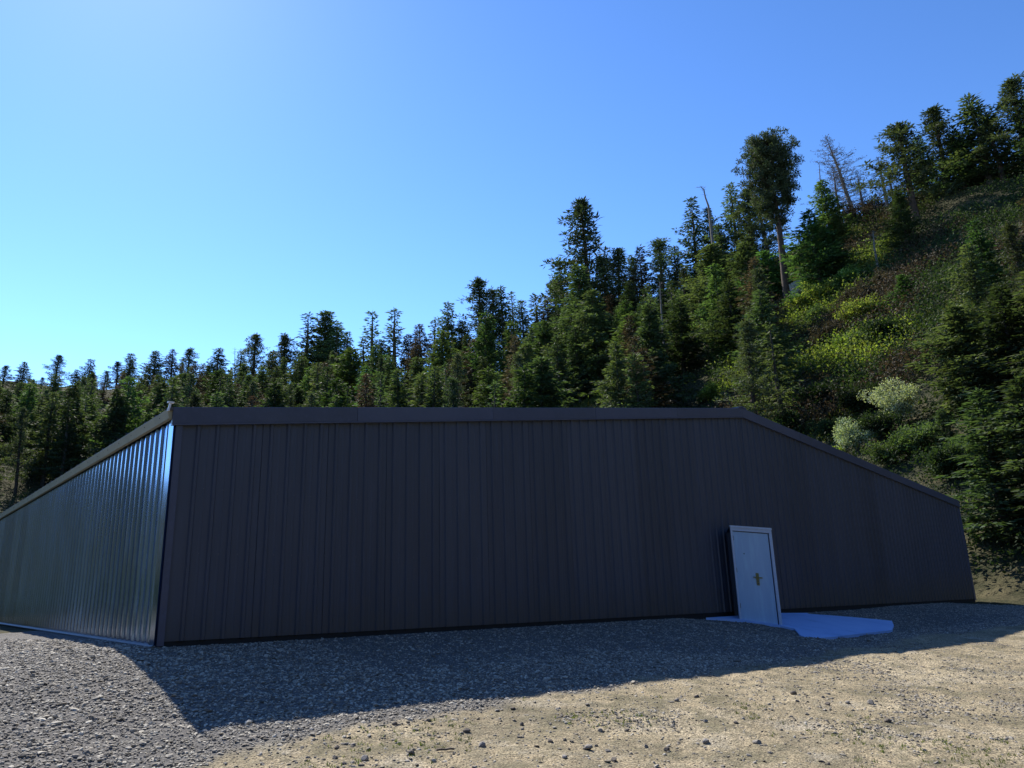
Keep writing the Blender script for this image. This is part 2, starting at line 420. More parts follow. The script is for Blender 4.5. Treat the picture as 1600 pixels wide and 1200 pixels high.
def yz(x, y):
    """height of the yard mesh, bilinear"""
    fx = np.clip((np.asarray(x) - YX0) / 0.065, 0, nx_ - 1.001); fy = np.clip((np.asarray(y) - YY0) / 0.065, 0, ny_ - 1.001)
    i = fx.astype(int); j = fy.astype(int); fx = fx - i; fy = fy - j
    return (yard_z[j, i] * (1 - fx) + yard_z[j, i + 1] * fx) * (1 - fy) + (yard_z[j + 1, i] * (1 - fx) + yard_z[j + 1, i + 1] * fx) * fy


# ------------------------------------------------------------------ the shed
shed = empty('metal_shed', world(0, 0, 0), label='long low shed clad in dark ribbed steel below the wooded hill', cat='shed')
shed.location = (0, 0, 0)


def rake(s):
    return ZE + (ZR - ZE) * s / W if s < W else ZR - (ZR - ZE) * (s - W) / W


TRIM = 0.215


def sheet(s0, s1, fn, zb, zt, first):
    """one roll-formed steel sheet: flat pans with raised trapezoid ribs; fn(s, o, z) places it"""
    prof = [(s0, 0.0)]
    k = first
    while k < s1 - 0.02:
        for ds, o in ((-0.034, 0.0), (-0.017, 0.026), (0.017, 0.026), (0.034, 0.0)):
            if s0 < k + ds < s1: prof.append((k + ds, o))
        m_ = k + RIB / 2
        for ds, o in ((-0.02, 0.0), (-0.010, 0.004), (0.010, 0.004), (0.02, 0.0)):
            if s0 < m_ + ds < s1: prof.append((m_ + ds, o))
        k += RIB
    prof.append((s1, 0.0))
    v = []; f = []
    for s, o in prof:
        v += [fn(s, o, zb(s)), fn(s, o, zt(s))]
    n = len(prof)
    for i in range(n - 1): f.append((2 * i, 2 * i + 2, 2 * i + 3, 2 * i + 1))
    e = len(v)      # turned-in edges
    v += [fn(s0, -0.04, zb(s0)), fn(s0, -0.04, zt(s0)), fn(s1, -0.04, zb(s1)), fn(s1, -0.04, zt(s1))]
    f += [(e, 0, 1, e + 1), (2 * n - 2, e + 2, e + 3, 2 * n - 1)]
    me = bpy.data.meshes.new('wall_panel'); me.from_pydata(v, [], f); me.update()
    return me


PW = RIB * 4
R0 = 1.1742
base = lambda s: SB * s
s = 0.06; kf = R0 * RIB; joint = R0 * RIB - RIB * 0.5 + PW
while s < 2 * W - 0.1:
    e = min(joint, 2 * W - 0.06); joint += PW
    gap = 0.003
    if abs(s - PW * 13) < PW * 0.6 and s > 9: gap = 0.008
    cuts = [s, e]
    kk = kf
    me = sheet(s + gap, e - gap, lambda a, o, z: world(a, o, z), lambda a: base(a) + 0.07, lambda a: rake(a) - 0.04, kk)
    if s < W < e: pass
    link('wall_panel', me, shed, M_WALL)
    s = e
    while kf < s: kf += RIB
side_fn = lambda a, o, z: (X0 - a * DY - o * DX, Y0 + a * DX - o * DY, z)
side_base = lambda a: 0.0
s = 0.17; kf = 0.29
while s < LB - 0.1:
    e = min(s + PW, LB)
    me = sheet(s + 0.003, e - 0.003, side_fn, lambda a: 0.05, lambda a: ZE - 0.15, kf)
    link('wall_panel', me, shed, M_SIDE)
    s = e
    while kf < s: kf += RIB
far_fn = lambda a, o, z: (X0 + 2 * W * DX - a * DY + o * DX, Y0 + 2 * W * DY + a * DX + o * DY, z)
b = MB(); b.add([far_fn(0, 0, -0.6), far_fn(LB, 0, -0.6), far_fn(LB, 0, ZE), far_fn(0, 0, ZE)], [(0, 1, 2, 3)])
b.add([world(0, -LB, -0.6), world(2 * W, -LB, -0.6), world(2 * W, -LB, ZE), world(W, -LB, ZR), world(0, -LB, ZE)], [(4, 3, 2, 1, 0)])
b.build('rear_wall', M_WALL, shed)
# base closure and flashings
b = MB()
for i in range(14):
    a0, a1 = 2 * W * i / 14, 2 * W * (i + 1) / 14
    b.slant(a0, a1, -0.03, -0.012, base(a0) - 0.4, base(a1) - 0.4, base(a0) + 0.10, base(a1) + 0.10)
b.build('base_closure', M_GAP, shed)
b = MB()
b.hexa([side_fn(0.0, 0.0, 0.015), side_fn(LB, 0.0, 0.015), side_fn(LB, 0.055, 0.008), side_fn(0.0, 0.055, 0.008), side_fn(0.0, 0.0, 0.05), side_fn(LB, 0.0, 0.05), side_fn(LB, 0.055, 0.02), side_fn(0.0, 0.055, 0.02)])
b.build('base_flashing', M_ZINC, shed)
b = MB(); b.hexa([side_fn(0.0, -0.03, -0.5), side_fn(LB, -0.03, -0.5), side_fn(LB, -0.01, -0.5), side_fn(0.0, -0.01, -0.5), side_fn(0.0, -0.03, 0.06), side_fn(LB, -0.03, 0.06), side_fn(LB, -0.01, 0.06), side_fn(0, -0.01, 0.06)])
b.build('base_closure', M_GAP, shed)
# corner trim: a glossy flat on the side, a narrow lip on the gable
b = MB()
b.hexa([side_fn(0.0, 0.0, 0.02), side_fn(0.17, 0.0, 0.02), side_fn(0.17, 0.034, 0.02), side_fn(-0.034, 0.034, 0.02), side_fn(0.0, 0.0, ZE - .15), side_fn(0.17, 0.0, ZE - .15), side_fn(0.17, 0.034, ZE - .15), side_fn(-0.034, 0.034, ZE - .15)])
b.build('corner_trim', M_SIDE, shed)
b = MB(); b.box(0.001, 0.085, 0.001, 0.034, 0.02, ZE - 0.15); b.build('corner_trim', M_TRIM, shed)
b = MB(); b.box(2 * W - 0.1, 2 * W + 0.03, 0.001, 0.034, base(2 * W) + 0.02, ZE - 0.15); b.build('corner_trim', M_TRIM, shed)
# rake trim, two runs, with a folded lower lip
for a0, a1, z0, z1 in ((-0.06, W, ZE - 0.005, ZR), (W, 2 * W + 0.06, ZR, ZE - 0.005)):
    for i in range(5):
        u0, u1 = i / 5, (i + 1) / 5; q0, q1 = a0 + (a1 - a0) * u0 + .002, a0 + (a1 - a0) * u1 - .002; y0, y1 = z0 + (z1 - z0) * u0, z0 + (z1 - z0) * u1; pr = .055 + .003 * (i % 2)
        b = MB(); b.slant(q0, q1, 0.001, pr, y0 - TRIM, y1 - TRIM, y0 + 0.01, y1 + 0.01); b.build('rake_trim', M_TRIM, shed, 0.004)
    b = MB(); b.slant(a0, a1, 0.002, 0.068, z0 - TRIM - 0.022, z1 - TRIM - 0.022, z0 - TRIM - 0.001, z1 - TRIM - 0.001); b.build('drip_edge', M_TRIM, shed)
# roof sheets
for sgn in (0, 1):
    v = []; f = []
    npit = int(LB / (RIB * 2)); cols = [0.056 - 0.0]
    prof = [(-0.05, 0)]
    for k in range(npit):
        o = 0.2 + k * RIB * 2; prof += [(o - .03, 0), (o - .015, .03), (o + .015, .03), (o + .03, 0)]
    prof.append((LB + 0.1, 0))
    sl = -0.09 if sgn == 0 else 2 * W + 0.09
    zl = rake(0) - (ZR - ZE) / W * 0.09
    for o, h in prof: v += [world(sl, -o, zl + 0.014 + h), world(W, -o, ZR + 0.014 + h)]
    n = len(prof); f = [(2 * i, 2 * i + 2, 2 * i + 3, 2 * i + 1) for i in range(n - 1)]
    e = len(v)
    v += [world(sl, 0.05, zl - 0.03), world(W, 0.05, ZR - 0.03), world(W, -LB - .1, ZR - 0.03), world(sl, -LB - .1, zl - 0.03)]
    f += [(e, e + 1, e + 2, e + 3), (0, 1, e + 1, e), (0, e, e + 3, 2 * n - 2), (2 * n - 2, e + 3, e + 2, 2 * n - 1)]
    me = bpy.data.meshes.new('roof'); me.from_pydata(v, [], f); me.update(); link('roof', me, shed, M_ROOF)
b = MB(); b.slant(W - 0.18, W, -LB, 0.06, ZR - 0.01, ZR + 0.03, ZR + 0.03, ZR + 0.062); b.slant(W, W + 0.18, -LB, 0.06, ZR + 0.03, ZR - 0.01, ZR + 0.062, ZR + 0.03)
b.build('ridge_cap', M_TRIM, shed)
# olive eave flashing along the side wall, with dents and screws, and its pale end cap
b = MB()
b.hexa([side_fn(-0.02, 0.045, ZE - .145), side_fn(LB, 0.045, ZE - .145), side_fn(LB, 0.095, ZE - .145), side_fn(-0.02, 0.095, ZE - .145), side_fn(-0.02, 0.045, ZE - .015), side_fn(LB, 0.045, ZE - .015), side_fn(LB, 0.125, ZE - .03), side_fn(-0.02, 0.125, ZE - .03)])
ev = b.build('eave_flashing', M_OLIVE, shed)
b = MB()
for k in range(46):
    t = 0.35 + k * 0.72; b.hexa([side_fn(t + i * .014, o, ZE - .085 + j * 0.012) for j in (0, 1) for i, o in ((0, .09), (1, .09), (1, .117), (0, .117))])
tag(b.build('screw', M_GAP, ev), kind='stuff')
b = MB()
b.hexa([side_fn(t, o, z) for z, sh in ((ZE - .05, 0), (ZE + .06, 0.02)) for t, o in ((-.035, .10 - sh), (-.005, .10 - sh), (-.005, .125 - sh), (-.035, .125 - sh))])
b.hexa([side_fn(t, o, z) for z in (ZE + .062, ZE + .082) for t, o in ((-.045, .05), (.0, .05), (.0, .13), (-.045, .13))])
b.build('end_cap', M_PINK, shed)
# screws on the gable sheets: one row of them catches the light
b = MB()
for k in range(100):
    s_ = (R0 + k + 0.5) * RIB
    if s_ > 2 * W - .2: break
    for z in (1.15, 2.0):
        if z < rake(s_) - .3:
            zz = z + SB * s_; b.box(s_ - .007, s_ + .007, 0.0045, 0.011, zz - .007, zz + .007)
tag(b.build('screw', M_ZINC, shed), kind='stuff')

# ------------------------------------------------------------------ white slab and the doorway set across it
slab_px = [(1103, 965), (1152, 962), (1224, 957.5), (1261, 957.5), (1264, 959), (1300, 961.5), (1337.5, 964.5), (1370, 967.5), (1393.5, 969.8), (1396.5, 976.8), (1393.5, 984.5), (1337.5, 990.8), (1302.5, 995), (1266, 997.8), (1250, 992.5), (1241, 982), (1220, 977.5), (1155, 968)]


def slab_plane(x, y):
    s, o = so(x, y); return SB * s - 0.20 * o + 0.0 * s


def hit(xp, yp, plane):
    d_ = ray(xp, yp); lo, hi = 2.0, 60.0
    for _ in range(60):
        m_ = (lo + hi) / 2; P = d_ * m_
        if EYE + P[2] > plane(P[0], P[1]): lo = m_
        else: hi = m_
    P = d_ * lo; return Vector((P[0], P[1], EYE + P[2]))


top = [hit(x, y, slab_plane) for x, y in slab_px]
bot = [p - Vector((0, 0, 0.30)) for p in top]
n = len(top)
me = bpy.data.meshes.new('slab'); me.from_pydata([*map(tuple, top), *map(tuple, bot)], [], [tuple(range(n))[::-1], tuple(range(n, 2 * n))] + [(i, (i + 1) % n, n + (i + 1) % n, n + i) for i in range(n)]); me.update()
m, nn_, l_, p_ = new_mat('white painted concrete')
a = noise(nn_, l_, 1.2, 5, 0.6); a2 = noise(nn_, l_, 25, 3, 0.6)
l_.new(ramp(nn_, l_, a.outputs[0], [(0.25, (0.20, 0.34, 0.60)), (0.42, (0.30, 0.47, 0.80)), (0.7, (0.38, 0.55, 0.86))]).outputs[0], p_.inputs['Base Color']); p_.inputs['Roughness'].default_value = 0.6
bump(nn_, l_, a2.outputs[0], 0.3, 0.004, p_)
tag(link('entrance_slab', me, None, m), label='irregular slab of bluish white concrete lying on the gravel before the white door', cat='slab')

BL = hit(1155.5, 967.5, slab_plane); BR = hit(1222.5, 977.0, slab_plane)
# heights of the top corners along verticals


def top_z(P, ypx):
    lo, hi = 0.0, 4.0
    for _ in range(50):
        m_ = (lo + hi) / 2
        if px((P.x, P.y, m_))[1] > ypx: lo = m_
        else: hi = m_
    return lo


TLz, TRz = top_z(BL, 822.5), top_z(BR, 827.0)
eX = (BR - BL); DW = eX.length; eX.z = 0; DWh = eX.length; eX.normalize(); eN = Vector((eX.y, -eX.x, 0))    # out of the doorway
door = empty('steel_door', (0, 0, 0), label='plain pale bluish white steel door in a pale frame, standing askew on the slab', cat='door')


def dp(u, v, o):
    """u 0..1 across, v metres or 0..1 up, o metres out"""
    z0 = BL.z + (BR.z - BL.z) * u; z1 = TLz + (TRz - TLz) * u
    return Vector((BL.x, BL.y, 0)) + eX * (DWh * u) + eN * o + Vector((0, 0, z0 + (z1 - z0) * v))


def dbox(b, u0, u1, v0, v1, o0, o1):
    b.hexa([dp(u, v, o) for v in (v0, v1) for u, o in ((u0, o0), (u1, o0), (u1, o1), (u0, o1))])


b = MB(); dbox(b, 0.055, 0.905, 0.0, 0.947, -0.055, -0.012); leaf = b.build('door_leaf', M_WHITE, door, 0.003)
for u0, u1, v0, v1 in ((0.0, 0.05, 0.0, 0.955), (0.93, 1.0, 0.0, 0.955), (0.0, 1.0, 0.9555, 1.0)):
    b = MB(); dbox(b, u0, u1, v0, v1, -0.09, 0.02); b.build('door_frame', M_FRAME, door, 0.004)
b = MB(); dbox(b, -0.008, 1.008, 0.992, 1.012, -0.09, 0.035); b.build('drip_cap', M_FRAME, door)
b = MB(); dbox(b, 0.905, 0.93, 0.0, 0.955, -0.09, -0.045); b.build('weather_strip', M_TRIM, door)
b = MB(); dbox(b, 0.05, 0.93, 0.947, 0.9555, -0.09, -0.04); b.build('weather_strip', M_TRIM, door)
hw = MB(); dbox(hw, 0.505, 0.578, 0.385, 0.515, -0.0115, -0.003); plate = hw.build('lock_plate', M_BRASS, leaf, 0.002)
b = MB(); dbox(b, 0.435, 0.655, 0.462, 0.474, 0.018, 0.032); dbox(b, 0.53, 0.555, 0.460, 0.476, -0.003, 0.019); b.build('door_lever', M_BRASS, leaf, 0.002)
for u_, v_ in ((.545, .43), (.545, .402), (.52, .498), (.562, .498)):
    b = MB(); dbox(b, u_ - .014, u_ + .014, v_ - .007, v_ + .007, -0.0028, 0.012); b.build('deadbolt', M_BRASS if v_ > .45 else M_TRIM, leaf, 0.002)
for v0 in (.12, .5, .85):
    b = MB(); dbox(b, 0.046, 0.064, v0, v0 + .05, -0.010, 0.006); b.build('hinge', M_ZINC, door)
b = MB(); dbox(b, 0.265, 0.29, 0.705, 0.718, -0.0115, -0.004); b.build('peephole', M_TRIM, leaf)
# dark returns tie the skewed doorway back to the wall
sBL = so(BL.x, BL.y); sBR = so(BR.x, BR.y)
back_r = dp(1.0, 0, -0.09); back_l = dp(0.0, 0, -0.09)
sr, orr = so(back_r.x, back_r.y); sl_, ol = so(back_l.x, back_l.y)
sr_w = sr - 0.25 * orr
b = MB()
_k = -ol / (so(back_l.x * 1.01, back_l.y * 1.01)[1] - ol) * .01 + 1
P = [Vector((back_l.x * _k + .12 * DX, back_l.y * _k + .12 * DY, 0)), Vector(world(sr_w, 0.0, 0)), back_r, back_l]
P = [Vector((q_.x, q_.y, 0)) for q_ in P]
zt = [TLz + 0.0, TRz + 0.0, TRz, TLz]; zb_ = [BL.z - .1, BR.z - .1, BR.z - .1, BL.z - .1]
b.hexa([(q_.x, q_.y, z) for q_, z in zip(P, zb_)] + [(q_.x, q_.y, z) for q_, z in zip(P, zt)])
b.build('entry_surround', M_WALL, shed)

# ------------------------------------------------------------------ stones and gravel
ICO_V = []; phi = (1 + 5 ** .5) / 2
for a_, b_ in ((1, phi), (-1, phi), (1, -phi), (-1, -phi)): ICO_V += [(0, a_, b_), (a_, b_, 0), (b_, 0, a_)]
ICO_V = np.array(ICO_V) / math.hypot(1, phi)
ICO_F = []
for i in range(12):
    for j in range(i + 1, 12):
        for k in range(j + 1, 12):
            d1 = [np.linalg.norm(ICO_V[a_] - ICO_V[b_]) for a_, b_ in ((i, j), (j, k), (i, k))]
            if max(d1) < 1.1:
                nrm = np.cross(ICO_V[j] - ICO_V[i], ICO_V[k] - ICO_V[i])
                ICO_F.append((i, j, k) if nrm @ ICO_V[i] > 0 else (i, k, j))
ICO_F = np.array(ICO_F)
OCT_V = np.array([(1, 0, 0), (-1, 0, 0), (0, 1, 0), (0, -1, 0), (0, 0, 1), (0, 0, -1)], float)
OCT_F = np.array([(0, 2, 4), (2, 1, 4), (1, 3, 4), (3, 0, 4), (2, 0, 5), (1, 2, 5), (3, 1, 5), (0, 3, 5)])


def rand_rot(n):
    q_ = rng.normal(size=(n, 4)); q_ /= np.linalg.norm(q_, axis=1)[:, None]; w_, x, y, z = q_.T
    return np.stack([1 - 2 * (y * y + z * z), 2 * (x * y - z * w_), 2 * (x * z + y * w_), 2 * (x * y + z * w_), 1 - 2 * (x * x + z * z), 2 * (y * z - x * w_), 2 * (x * z - y * w_), 2 * (y * z + x * w_), 1 - 2 * (x * x + y * y)], -1).reshape(n, 3, 3)


def stones(name, x, y, size, mat, lowpoly=False, sink=0.25, **k):
    BV, BF = (OCT_V, OCT_F) if lowpoly else (ICO_V, ICO_F)
    n = len(x); nv = len(BV)
    V = np.repeat(BV[None], n, 0) * (1 + rng.uniform(-.28, .28, (n, nv, 1)))
    V = V * np.stack([rng.uniform(.75, 1.3, n), rng.uniform(.6, 1.0, n), rng.uniform(.45, .8, n)], -1)[:, None, :]
    V = np.einsum('nij,nvj->nvi', rand_rot(n), V) * np.array([1, 1, 0.58]) * size[:, None, None] * 0.5
    V = V + np.stack([x, y, yz(x, y) + size * (0.32 - sink)], -1)[:, None, :]
    Fc = BF[None] + (np.arange(n) * nv)[:, None, None]
    o = link(name, mesh_np(name, V, Fc.reshape(-1, 3), 3, [mat]))
    return tag(o, **k)


def inview(x, y, m=60, z=0):
    z = yz(x, y) - EYE; yc = y * math.cos(PITCH) + z * math.sin(PITCH); zc = -y * math.sin(PITCH) + z * math.cos(PITCH)
    u = x / yc; v = zc / yc
    X = 800 + F_PX * (_c * u - _s * v); Y = 600 - F_PX * (_s * u + _c * v)
    return (X > -m) & (X < 1600 + m) & (Y < 1200 + m) & (yc > 0.3)


def scatter(n, x0, x1, y0, y1):
    x = rng.uniform(x0, x1, n); y = rng.uniform(y0, y1, n); k = inview(x, y); return x[k], y[k]


sx_, sy_ = scatter(200000, -9.5, 6, 3.2, 12)
s_, o_ = so(sx_, sy_)
k = (rng.uniform(size=len(sx_)) < gravel_amount(sx_, sy_) ** 1.5) & ((s_ < -0.05) | (o_ > 0.02)) & (~((s_ > 2.0) & (o_ < 2.2 + .25 * np.sin(s_ * 9))))
sx_, sy_ = sx_[k], sy_[k]
stones('gravel', sx_, sy_, rng.lognormal(math.log(0.026), 0.38, len(sx_)), M_GRAVEL, kind='stuff')
sx_, sy_ = scatter(330000, -3, 19, 6, 26)
s_, o_ = so(sx_, sy_)
onslab = (slab_plane(sx_, sy_) + 0.02 > yz(sx_, sy_)) & (s_ > 11)
k = (rng.uniform(size=len(sx_)) < 0.75 * gravel_amount(sx_, sy_)) & (o_ > 0.02) & (s_ > 2.0) & ((o_ < 2.2 + .25 * np.sin(s_ * 9)) | (sx_ > 6) | (sy_ > 12))
sx_, sy_ = sx_[k], sy_[k]


def in_poly(x, y, P):
    c = np.zeros(len(x), bool)
    for i in range(len(P)):
        a_, b_ = P[i], P[i - 1]
        c ^= ((a_.y > y) != (b_.y > y)) & (x < (b_.x - a_.x) * (y - a_.y) / (b_.y - a_.y + 1e-12) + a_.x)
    return c


k = ~in_poly(sx_, sy_, top); sx_, sy_ = sx_[k], sy_[k]
stones('gravel', sx_, sy_, rng.lognormal(math.log(0.031), 0.33, len(sx_)), M_GRAVEL, True, kind='stuff')
# pebbles on the dirt, denser in drifts
sx_, sy_ = scatter(260000, -7, 12, 2.2, 14)
dens = 0.15 + 0.7 * sstep(0.12, 0.45, fbm(sx_ * 0.9, sy_ * 0.9, 3, 91)) + 0.12 * sstep(0.0, 1, -sx_)
k = rng.uniform(size=len(sx_)) < dens * (1 - gravel_amount(sx_, sy_))
sx_, sy_ = sx_[k], sy_[k]
stones('pebbles', sx_, sy_, rng.lognormal(math.log(0.019), 0.5, len(sx_)).clip(.007, .055), M_PEBBLE, kind='stuff')

# the larger rocks, one by one
ROCKS = [(1103, 1157, 13, 0, 'flat pale grey'), (1183, 1158, 12, 1, 'upright pale-topped'), (918, 1166, 15, 1, 'broad dark'), (860, 1157, 9, 2, 'round dark brown'), (1240, 1082, 9, 2, 'blunt dark brown'),
         (1057, 1093, 8, 1, 'pale yellowish'), (1088, 1087, 8, 2, 'small round dark'), (1103, 1126, 8, 1, 'chipped grey'), (1361, 1097, 10, 1, 'pale wedge-shaped'), (1325, 1097, 7, 1, 'small pale'),
         (1293, 1099, 8, 2, 'pointed dark'), (980, 1140, 9, 2, 'angular dark'), (938, 1140, 8, 1, 'long grey'), (815, 1131, 8, 2, 'round blackish'), (729, 1141, 10, 2, 'lumpy dark'), (802, 1106, 8, 2, 'low dark'),
         (753, 1163, 11, 0, 'bright pale pink'), (570, 1184, 13, 0, 'flat bluish grey'), (523, 1183, 8, 2, 'round black'), (526, 1167, 9, 2, 'squat dark'), (643, 1175, 10, 2, 'cracked dark'), (617, 1130, 8, 2, 'black-spotted'),
         (670, 1125, 7, 2, 'small black'), (918, 1100, 7, 1, 'thin pale'), (960, 1186, 11, 2, 'square dark'), (1388, 1125, 10, 2, 'dull brown'), (1042, 1170, 9, 2, 'dark triangular'), (882, 1182, 9, 0, 'white chipped'),
         (1010, 1165, 8, 1, 'grey rounded'), (1150, 1128, 7, 2, 'brown knobbly')]
near_words = ['close to the bottom edge of the yard', 'in the middle of the sunlit dirt', 'just outside the shadow of the shed']


def rock(xp, yp, wpx, tone, words):
    P = hit(xp, yp + wpx * 0.3, lambda x, y: float(yz(x, y)))
    size = wpx / F_PX * math.hypot(P.x, P.y) * 1.05
    n1 = len(ICO_V)
    # subdivide the icosahedron once
    V = [tuple(v) for v in ICO_V]; cache = {}; Fs = []
    def mid(a_, b_):
        kk = (min(a_, b_), max(a_, b_))
        if kk not in cache:
            m_ = (np.array(V[a_]) + np.array(V[b_])) / 2; m_ /= np.linalg.norm(m_); V.append(tuple(m_)); cache[kk] = len(V) - 1
        return cache[kk]
    for a_, b_, c_ in ICO_F:
        ab, bc, ca = mid(a_, b_), mid(b_, c_), mid(c_, a_); Fs += [(a_, ab, ca), (b_, bc, ab), (c_, ca, bc), (ab, bc, ca)]
    V = np.array(V)
    for _ in range(7):      # chip flat facets
        d_ = rng.normal(size=3); d_ /= np.linalg.norm(d_); c_ = rng.uniform(.55, .85); h_ = V @ d_; V = V - np.clip(h_ - c_, 0, None)[:, None] * d_
    V = V * np.array([1, rng.uniform(.6, .9), rng.uniform(.5, .8)]) * size * 0.55
    me = mesh_np('rock', V, np.array(Fs), 3, [[M_ROCK, M_PEBBLE, M_DARKROCK][tone]])
    o = link('rock', me); o.location = (P.x, P.y, P.z + size * 0.14); o.rotation_euler = (rng.uniform(-.2, .2), rng.uniform(-.2, .2), rng.uniform(0, 6.28))
    wh = near_words[0] if yp > 1150 else near_words[1] if yp > 1105 else near_words[2]
    side = 'left' if xp < 700 else 'right' if xp > 1080 else 'centre'
    tag(o, label=f'{words} rock {wh}, {side} part', cat='rock', group='larger rocks on the sunlit dirt')


for q_ in ROCKS: rock(*q_)
# dry stick lying on the dirt
P = hit(710, 1174, lambda x, y: float(yz(x, y))); P2 = hit(682, 1176, lambda x, y: float(yz(x, y)))
b = MB(); dv = (P2 - P).normalized(); sd_ = Vector((-dv.y, dv.x, 0)) * 0.008
for i in range(4):
    A0 = P.lerp(P2, i / 4) + Vector((0, 0, .012 + .004 * (i % 2))); A1 = P.lerp(P2, (i + 1) / 4) + Vector((0, 0, .012 + .004 * ((i + 1) % 2)))
    b.hexa([A0 - sd_, A1 - sd_, A1 + sd_, A0 + sd_] + [q_ + Vector((0, 0, .014)) for q_ in (A0 - sd_, A1 - sd_, A1 + sd_, A0 + sd_)])
tag(b.build('stick', M_DARKROCK), label='thin dark dry stick lying on the dirt near the bottom edge', cat='stick')

# weeds: flat rosettes and blades
def blades(name, cx, cy, n_per, hgt, mat, zfun, **k):
    n = len(cx) * n_per
    x = np.repeat(cx, n_per) + rng.normal(0, hgt * .5, n); y = np.repeat(cy, n_per) + rng.normal(0, hgt * .5, n)
    z = zfun(x, y) - 0.004
    a_ = rng.uniform(0, 6.283, n); h_ = hgt * rng.uniform(.4, 1.2, n); ln = rng.uniform(.2, 1.0, n) * h_; wd = h_ * 0.16
    p0 = np.stack([x - np.sin(a_) * wd, y + np.cos(a_) * wd, z], -1); p1 = np.stack([x + np.sin(a_) * wd, y - np.cos(a_) * wd, z], -1)
    p2 = np.stack([x + np.cos(a_) * ln, y + np.sin(a_) * ln, z + h_], -1)
    V = np.stack([p0, p1, p2], 1)
    return tag(link(name, mesh_np(name, V, np.arange(3 * n).reshape(-1, 3), 3, [mat])), **k)


wx, wy = scatter(9000, -6, 10, 2.4, 11)
nz_ = fbm(wx * 1.3, wy * 1.3, 3, 95)
k = (nz_ > 0.14) & (gravel_amount(wx, wy) < .1) & (np.hypot(wx, wy) < 9)
blades('weeds', wx[k], wy[k], 9, 0.028, M_WEED, yz, kind='stuff')


# ------------------------------------------------------------------ trees
def tube_np(pts, rad, nseg=6):
    """tapered tube through pts; returns verts, quads"""
    pts = np.asarray(pts, float); n = len(pts); V = []
    t = np.gradient(pts, axis=0); t /= np.linalg.norm(t, axis=1)[:, None] + 1e-9
    for i in range(n):
        a_ = np.cross(t[i], (0.31, 0.95, 0.05)); a_ /= np.linalg.norm(a_) + 1e-9; b_ = np.cross(t[i], a_)
        for j in range(nseg):
            f_ = 2 * math.pi * j / nseg; V.append(pts[i] + (a_ * math.cos(f_) + b_ * math.sin(f_)) * rad[i])
    Q = [(i * nseg + j, i * nseg + (j + 1) % nseg, (i + 1) * nseg + (j + 1) % nseg, (i + 1) * nseg + j) for i in range(n - 1) for j in range(nseg)]
    return np.array(V), np.array(Q)


class Wood:
    def __init__(s): s.V = []; s.Q = []; s.n = 0
    def tube(s, pts, rad, nseg=6):
        V, Q = tube_np(pts, rad, nseg); s.V.append(V); s.Q.append(Q + s.n); s.n += len(V)
    def mesh(s, name, mat): return mesh_np(name, np.concatenate(s.V), np.concatenate(s.Q), 4, [mat], smooth=True)


def sprays(P, D, ln, wd, mat, name='crown', flat=0.5):
    """needle sprays or leaves: one kite-shaped face each at P along D"""
    P = np.asarray(P); D = np.asarray(D); n = len(P)
    D = D / (np.linalg.norm(D, axis=1)[:, None] + 1e-9)
    U = rng.normal(size=(n, 3)) * (1 - flat) + np.array([0, 0, 1.0]) * flat
    Sd = np.cross(D, U); Sd /= np.linalg.norm(Sd, axis=1)[:, None] + 1e-9
    ln = ln * rng.uniform(.6, 1.3, (n, 1)); wd = wd * rng.uniform(.6, 1.3, (n, 1))
    V = np.stack([P - D * ln * .1, P + D * ln * .4 + Sd * wd * .5, P + D * ln, P + D * ln * .4 - Sd * wd * .5], 1)
    return mesh_np(name, V, np.arange(4 * n).reshape(-1, 4), 4, [mat])


